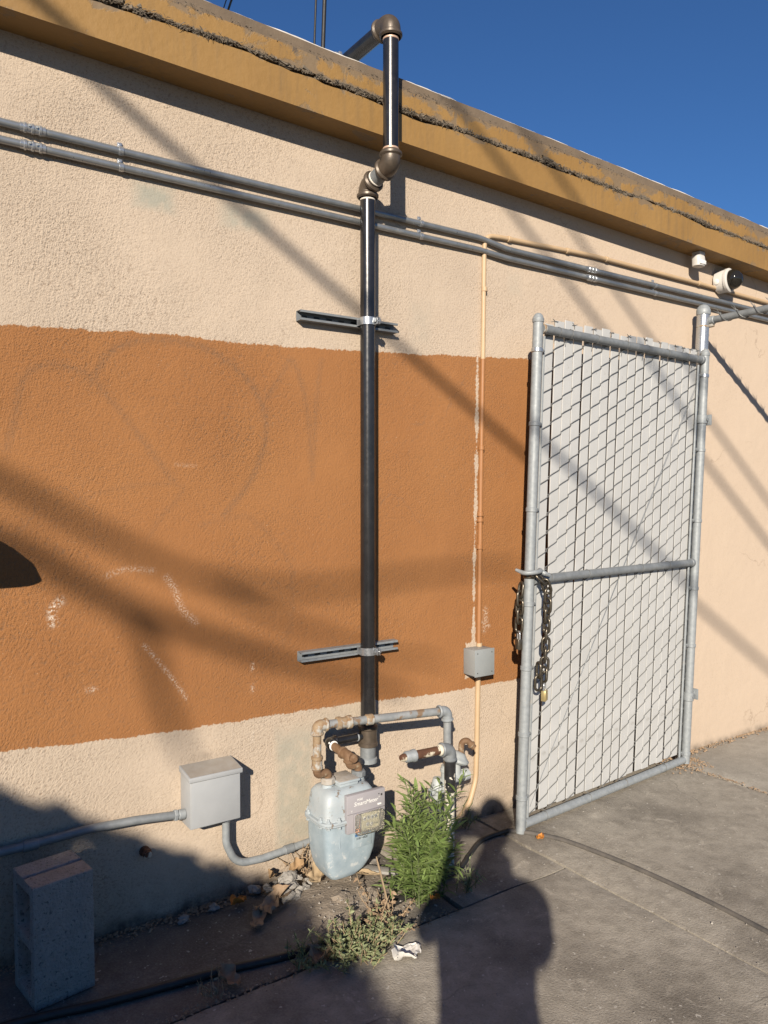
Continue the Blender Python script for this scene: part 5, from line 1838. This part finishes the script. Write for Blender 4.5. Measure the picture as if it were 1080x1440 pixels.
def skin(name, chains, mat, parent, sub=2, root=None):
    """chains of (point, radius); equal points are merged"""
    bm = bmesh.new()
    lay = bm.verts.layers.skin.verify()
    seen = {}
    first = None
    for ch in chains:
        prev = None
        for p, r_ in ch:
            key = tuple(round(c, 4) for c in p)
            v_ = seen.get(key)
            if v_ is None:
                v_ = bm.verts.new(p)
                rr = r_ if isinstance(r_, tuple) else (r_, r_)
                v_[lay].radius = rr
                seen[key] = v_
                if first is None:
                    first = v_
                    v_[lay].use_root = True
            if prev is not None and bm.edges.get((prev, v_)) is None:
                bm.edges.new((prev, v_))
            prev = v_
    me = bpy.data.meshes.new(name)
    bm.to_mesh(me)
    bm.free()
    o = bpy.data.objects.new(name, me)
    COL.objects.link(o)
    o.modifiers.new('skin', 'SKIN').use_smooth_shade = True
    s_ = o.modifiers.new('sub', 'SUBSURF')
    s_.levels = sub
    s_.render_levels = sub
    dg = bpy.context.evaluated_depsgraph_get()
    m2 = bpy.data.meshes.new_from_object(o.evaluated_get(dg))
    bpy.data.objects.remove(o)
    m2.name = name
    m2.transform(Matrix.Translation(-WORLD[parent]))
    m2.materials.clear()
    m2.polygons.foreach_set('use_smooth', [True] * len(m2.polygons))
    return link_mesh(name, m2, mat, parent)


pr = thing('person', 'person in dark jacket and jeans holding up a phone behind the viewpoint', 'person', PC)
pel = pw(0, 0, .98)
ch = [[(pel, (.21, .14)), (pw(-.012, .01, 1.12), (.208, .135)), (pw(-.005, .01, 1.28), (.202, .135)), (pw(.005, 0, 1.42), (.190, .120)), (pw(.020, 0, 1.535), (.145, .10)), (pw(.04, .0, 1.60), (.098, .085)), (pw(.06, .01, 1.665), (.072, .075))]]
for s_ in (-1, 1):
    ch.append([(pel, .15), (pw(s_ * .10, 0, .90), .098), (pw(s_ * .115, .01, .70), .082), (pw(s_ * .12, .015, .50), .062), (pw(s_ * .125, 0, .30), .056), (pw(s_ * .13, -.02, .09), .042), (pw(s_ * .14, .06, .05), .042), (pw(s_ * .15, .16, .035), .034)])
    hand = pw(-.025 + s_ * .062, .375, 1.585)
    ch.append([(pw(.005, 0, 1.42), .17), (pw(s_ * .165, -.005, 1.475), .075), (pw(s_ * ((.195 if s_ > 0 else .215)), .05, 1.34 if s_ > 0 else 1.40), .058), (pw(s_ * .19 - .02 if s_ > 0 else -.205, .13, 1.255 if s_ > 0 else 1.32), .046), (pw(s_ * .13 - .03 if s_ > 0 else -.125, .27, 1.44), .034), (hand + Vector((0, 0, -.05)), .027)])
body = skin('body', ch, 'cloth_dark', pr)
# jeans and shoes take over below the waist by height on the one body surface
me = body.data
me.materials.append(M['jeans'])
me.materials.append(M['shoe'])
me.materials.append(M['skin'])
for p in me.polygons:
    z = p.center.z
    if z < .085:
        p.material_index = 2
    elif z < .96:
        p.material_index = 1
    elif z > 1.66 and (Vector((p.center.x, p.center.y, 0)).length < .12):
        p.material_index = 3
# head
hd = MB()
vs_, fs = [], []
hc = pw(.06, .055, 1.755)
nu, nv = 28, 20
for j in range(nv + 1):
    th_ = math.pi * j / nv
    for i in range(nu):
        ph = 2 * math.pi * i / nu
        r_, f_, z = math.sin(th_) * math.cos(ph), math.sin(th_) * math.sin(ph), math.cos(th_)
        zz = z * .120
        w = .078 * (1 - .22 * max(0, -z) ** 1.5)
        dd = .098 * (1 - .18 * max(0, -z) ** 1.5)
        fx = f_ * dd
        if f_ > 0:
            fx += .020 * math.exp(-(r_ * .078 / .013) ** 2 - ((zz + .012) / .020) ** 2)      # nose
            fx += .006 * math.exp(-(r_ * .078 / .022) ** 2 - ((zz + .055) / .007) ** 2)      # lips
            fx -= .008 * (math.exp(-((r_ * .078 - .031) / .014) ** 2 - ((zz - .012) / .011) ** 2) + math.exp(-((r_ * .078 + .031) / .014) ** 2 - ((zz - .012) / .011) ** 2))
            fx += .006 * math.exp(-(r_ * .078 / .02) ** 2 - ((zz + .095) / .015) ** 2)
        p = hc + RT_ * r_ * w + FW * fx + Vector((0, 0, zz))
        vs_.append(p[:])
for j in range(nv):
    for i in range(nu):
        i2 = (i + 1) % nu
        fs.append((j * nu + i, (j + 1) * nu + i, (j + 1) * nu + i2, j * nu + i2))
head = obj('head', MB().add(vs_, fs), 'skin', pr, 80)
hr_ = MB()
vs_, fs = [], []
for j in range(13):
    th_ = math.pi * .56 * j / 12
    for i in range(nu):
        ph = 2 * math.pi * i / nu
        front = max(0, math.sin(ph))
        tt = th_ * (1 - .42 * front)
        r_, f_, z = math.sin(tt) * math.cos(ph), math.sin(tt) * math.sin(ph), math.cos(tt)
        k = 1 + .05 * nz(ph * 2, tt * 4)
        p = hc + RT_ * r_ * .088 * k + FW * (f_ * .108 * k - .004) + Vector((0, 0, z * .134 * k))
        vs_.append(p[:])
for j in range(12):
    for i in range(nu):
        i2 = (i + 1) % nu
        fs.append((j * nu + i, (j + 1) * nu + i, (j + 1) * nu + i2, j * nu + i2))
obj('hair', hr_.add(vs_, fs), 'hair', head, 80)
for s_ in (-1, 1):
    e_ = hc + RT_ * s_ * .031 + FW * .080 + Vector((0, 0, .012))
    ey = obj('eye', MB().lathe([(.011 * math.sin(a), -.011 * math.cos(a)) for a in np.linspace(.01, math.pi - .01, 9)], e_, FW, 12), 'eye_white', head, 80)
    obj('iris', MB().lathe([(.0055, 0), (.005, .0012)], e_ + FW * .0103, FW, 12), 'hair', ey)
    er = hc + RT_ * s_ * .078 + FW * -.004 + Vector((0, 0, 0))
    obj('ear', MB().loft([(er.z - .030, er.x, er.y, .006, .010, 2), (er.z - .012, er.x + RT_.x * s_ * .006, er.y + RT_.y * s_ * .006, .010, .014, 2), (er.z + .014, er.x + RT_.x * s_ * .01, er.y + RT_.y * s_ * .01, .012, .018, 2), (er.z + .030, er.x + RT_.x * s_ * .005, er.y + RT_.y * s_ * .005, .007, .011, 2)], 14), 'skin', head, 80)
# hands: palm and five fingers wrapped round the phone's long edges
ph_c = pw(-.025, .388, 1.62)
for s_ in (-1, 1):
    w0 = pw(-.025 + s_ * .062, .375, 1.585) + Vector((0, 0, -.05))
    pal = ph_c + RT_ * s_ * .058 - FW * .022 + Vector((0, 0, -.03))
    kn = ph_c + RT_ * s_ * .056 - FW * .010
    chs = [[(w0, .025), (pal, (.030, .019)), (kn + Vector((0, 0, .005)), (.030, .017))]]
    for q in range(4):
        b_ = kn + Vector((0, 0, .026 - q * .019)) - FW * .002
        L = (.024, .027, .025, .020)[q]
        chs.append([(kn + Vector((0, 0, .005)), .02), (b_, .0092), (b_ - RT_ * s_ * .004 + FW * L * .8, .0084), (b_ - RT_ * s_ * .018 + FW * (L * 1.0), .0078), (b_ - RT_ * s_ * .034 + FW * (L * .95), .0068)])
    chs.append([(pal, .028), (pal + FW * -.008 - RT_ * s_ * .014 + Vector((0, 0, .006)), .0115), (pal - FW * .004 - RT_ * s_ * .026 + Vector((0, 0, .022)), .0095), (pal - FW * -.004 - RT_ * s_ * .032 + Vector((0, 0, .042)), .0080)])
    skin('hand', chs, 'skin', pr, 2)
phn = thing('phone', 'dark phone held upright in both hands behind the viewpoint', 'phone', ph_c)
pb_ = MB().bbox(-.036, .036, -.0042, .0042, -.074, .074, .0035, 3)
Rm = Matrix.Translation(ph_c) @ Matrix.Rotation(R(-34.1), 4, 'Z')
pb_.v = [tuple(Rm @ Vector(p)) for p in pb_.v]
obj('shell', pb_, 'phone', phn)
lens = ph_c + FW * .0042 + Vector((0, 0, .052)) + RT_ * .016
obj('lens', MB().lathe([(.0085, 0), (.008, .0015), (.005, .002)], lens, FW, 16), 'phone', phn)

# every paint and surface colour above was mixed a little light: take all of them down together
for m_ in bpy.data.materials:
    for n_ in m_.node_tree.nodes:
        if n_.type == 'MIX' and n_.data_type == 'RGBA':
            for k in (6, 7):
                if not n_.inputs[k].is_linked:
                    c_ = n_.inputs[k].default_value
                    n_.inputs[k].default_value = (c_[0] * .79, c_[1] * .79, c_[2] * .79, 1)
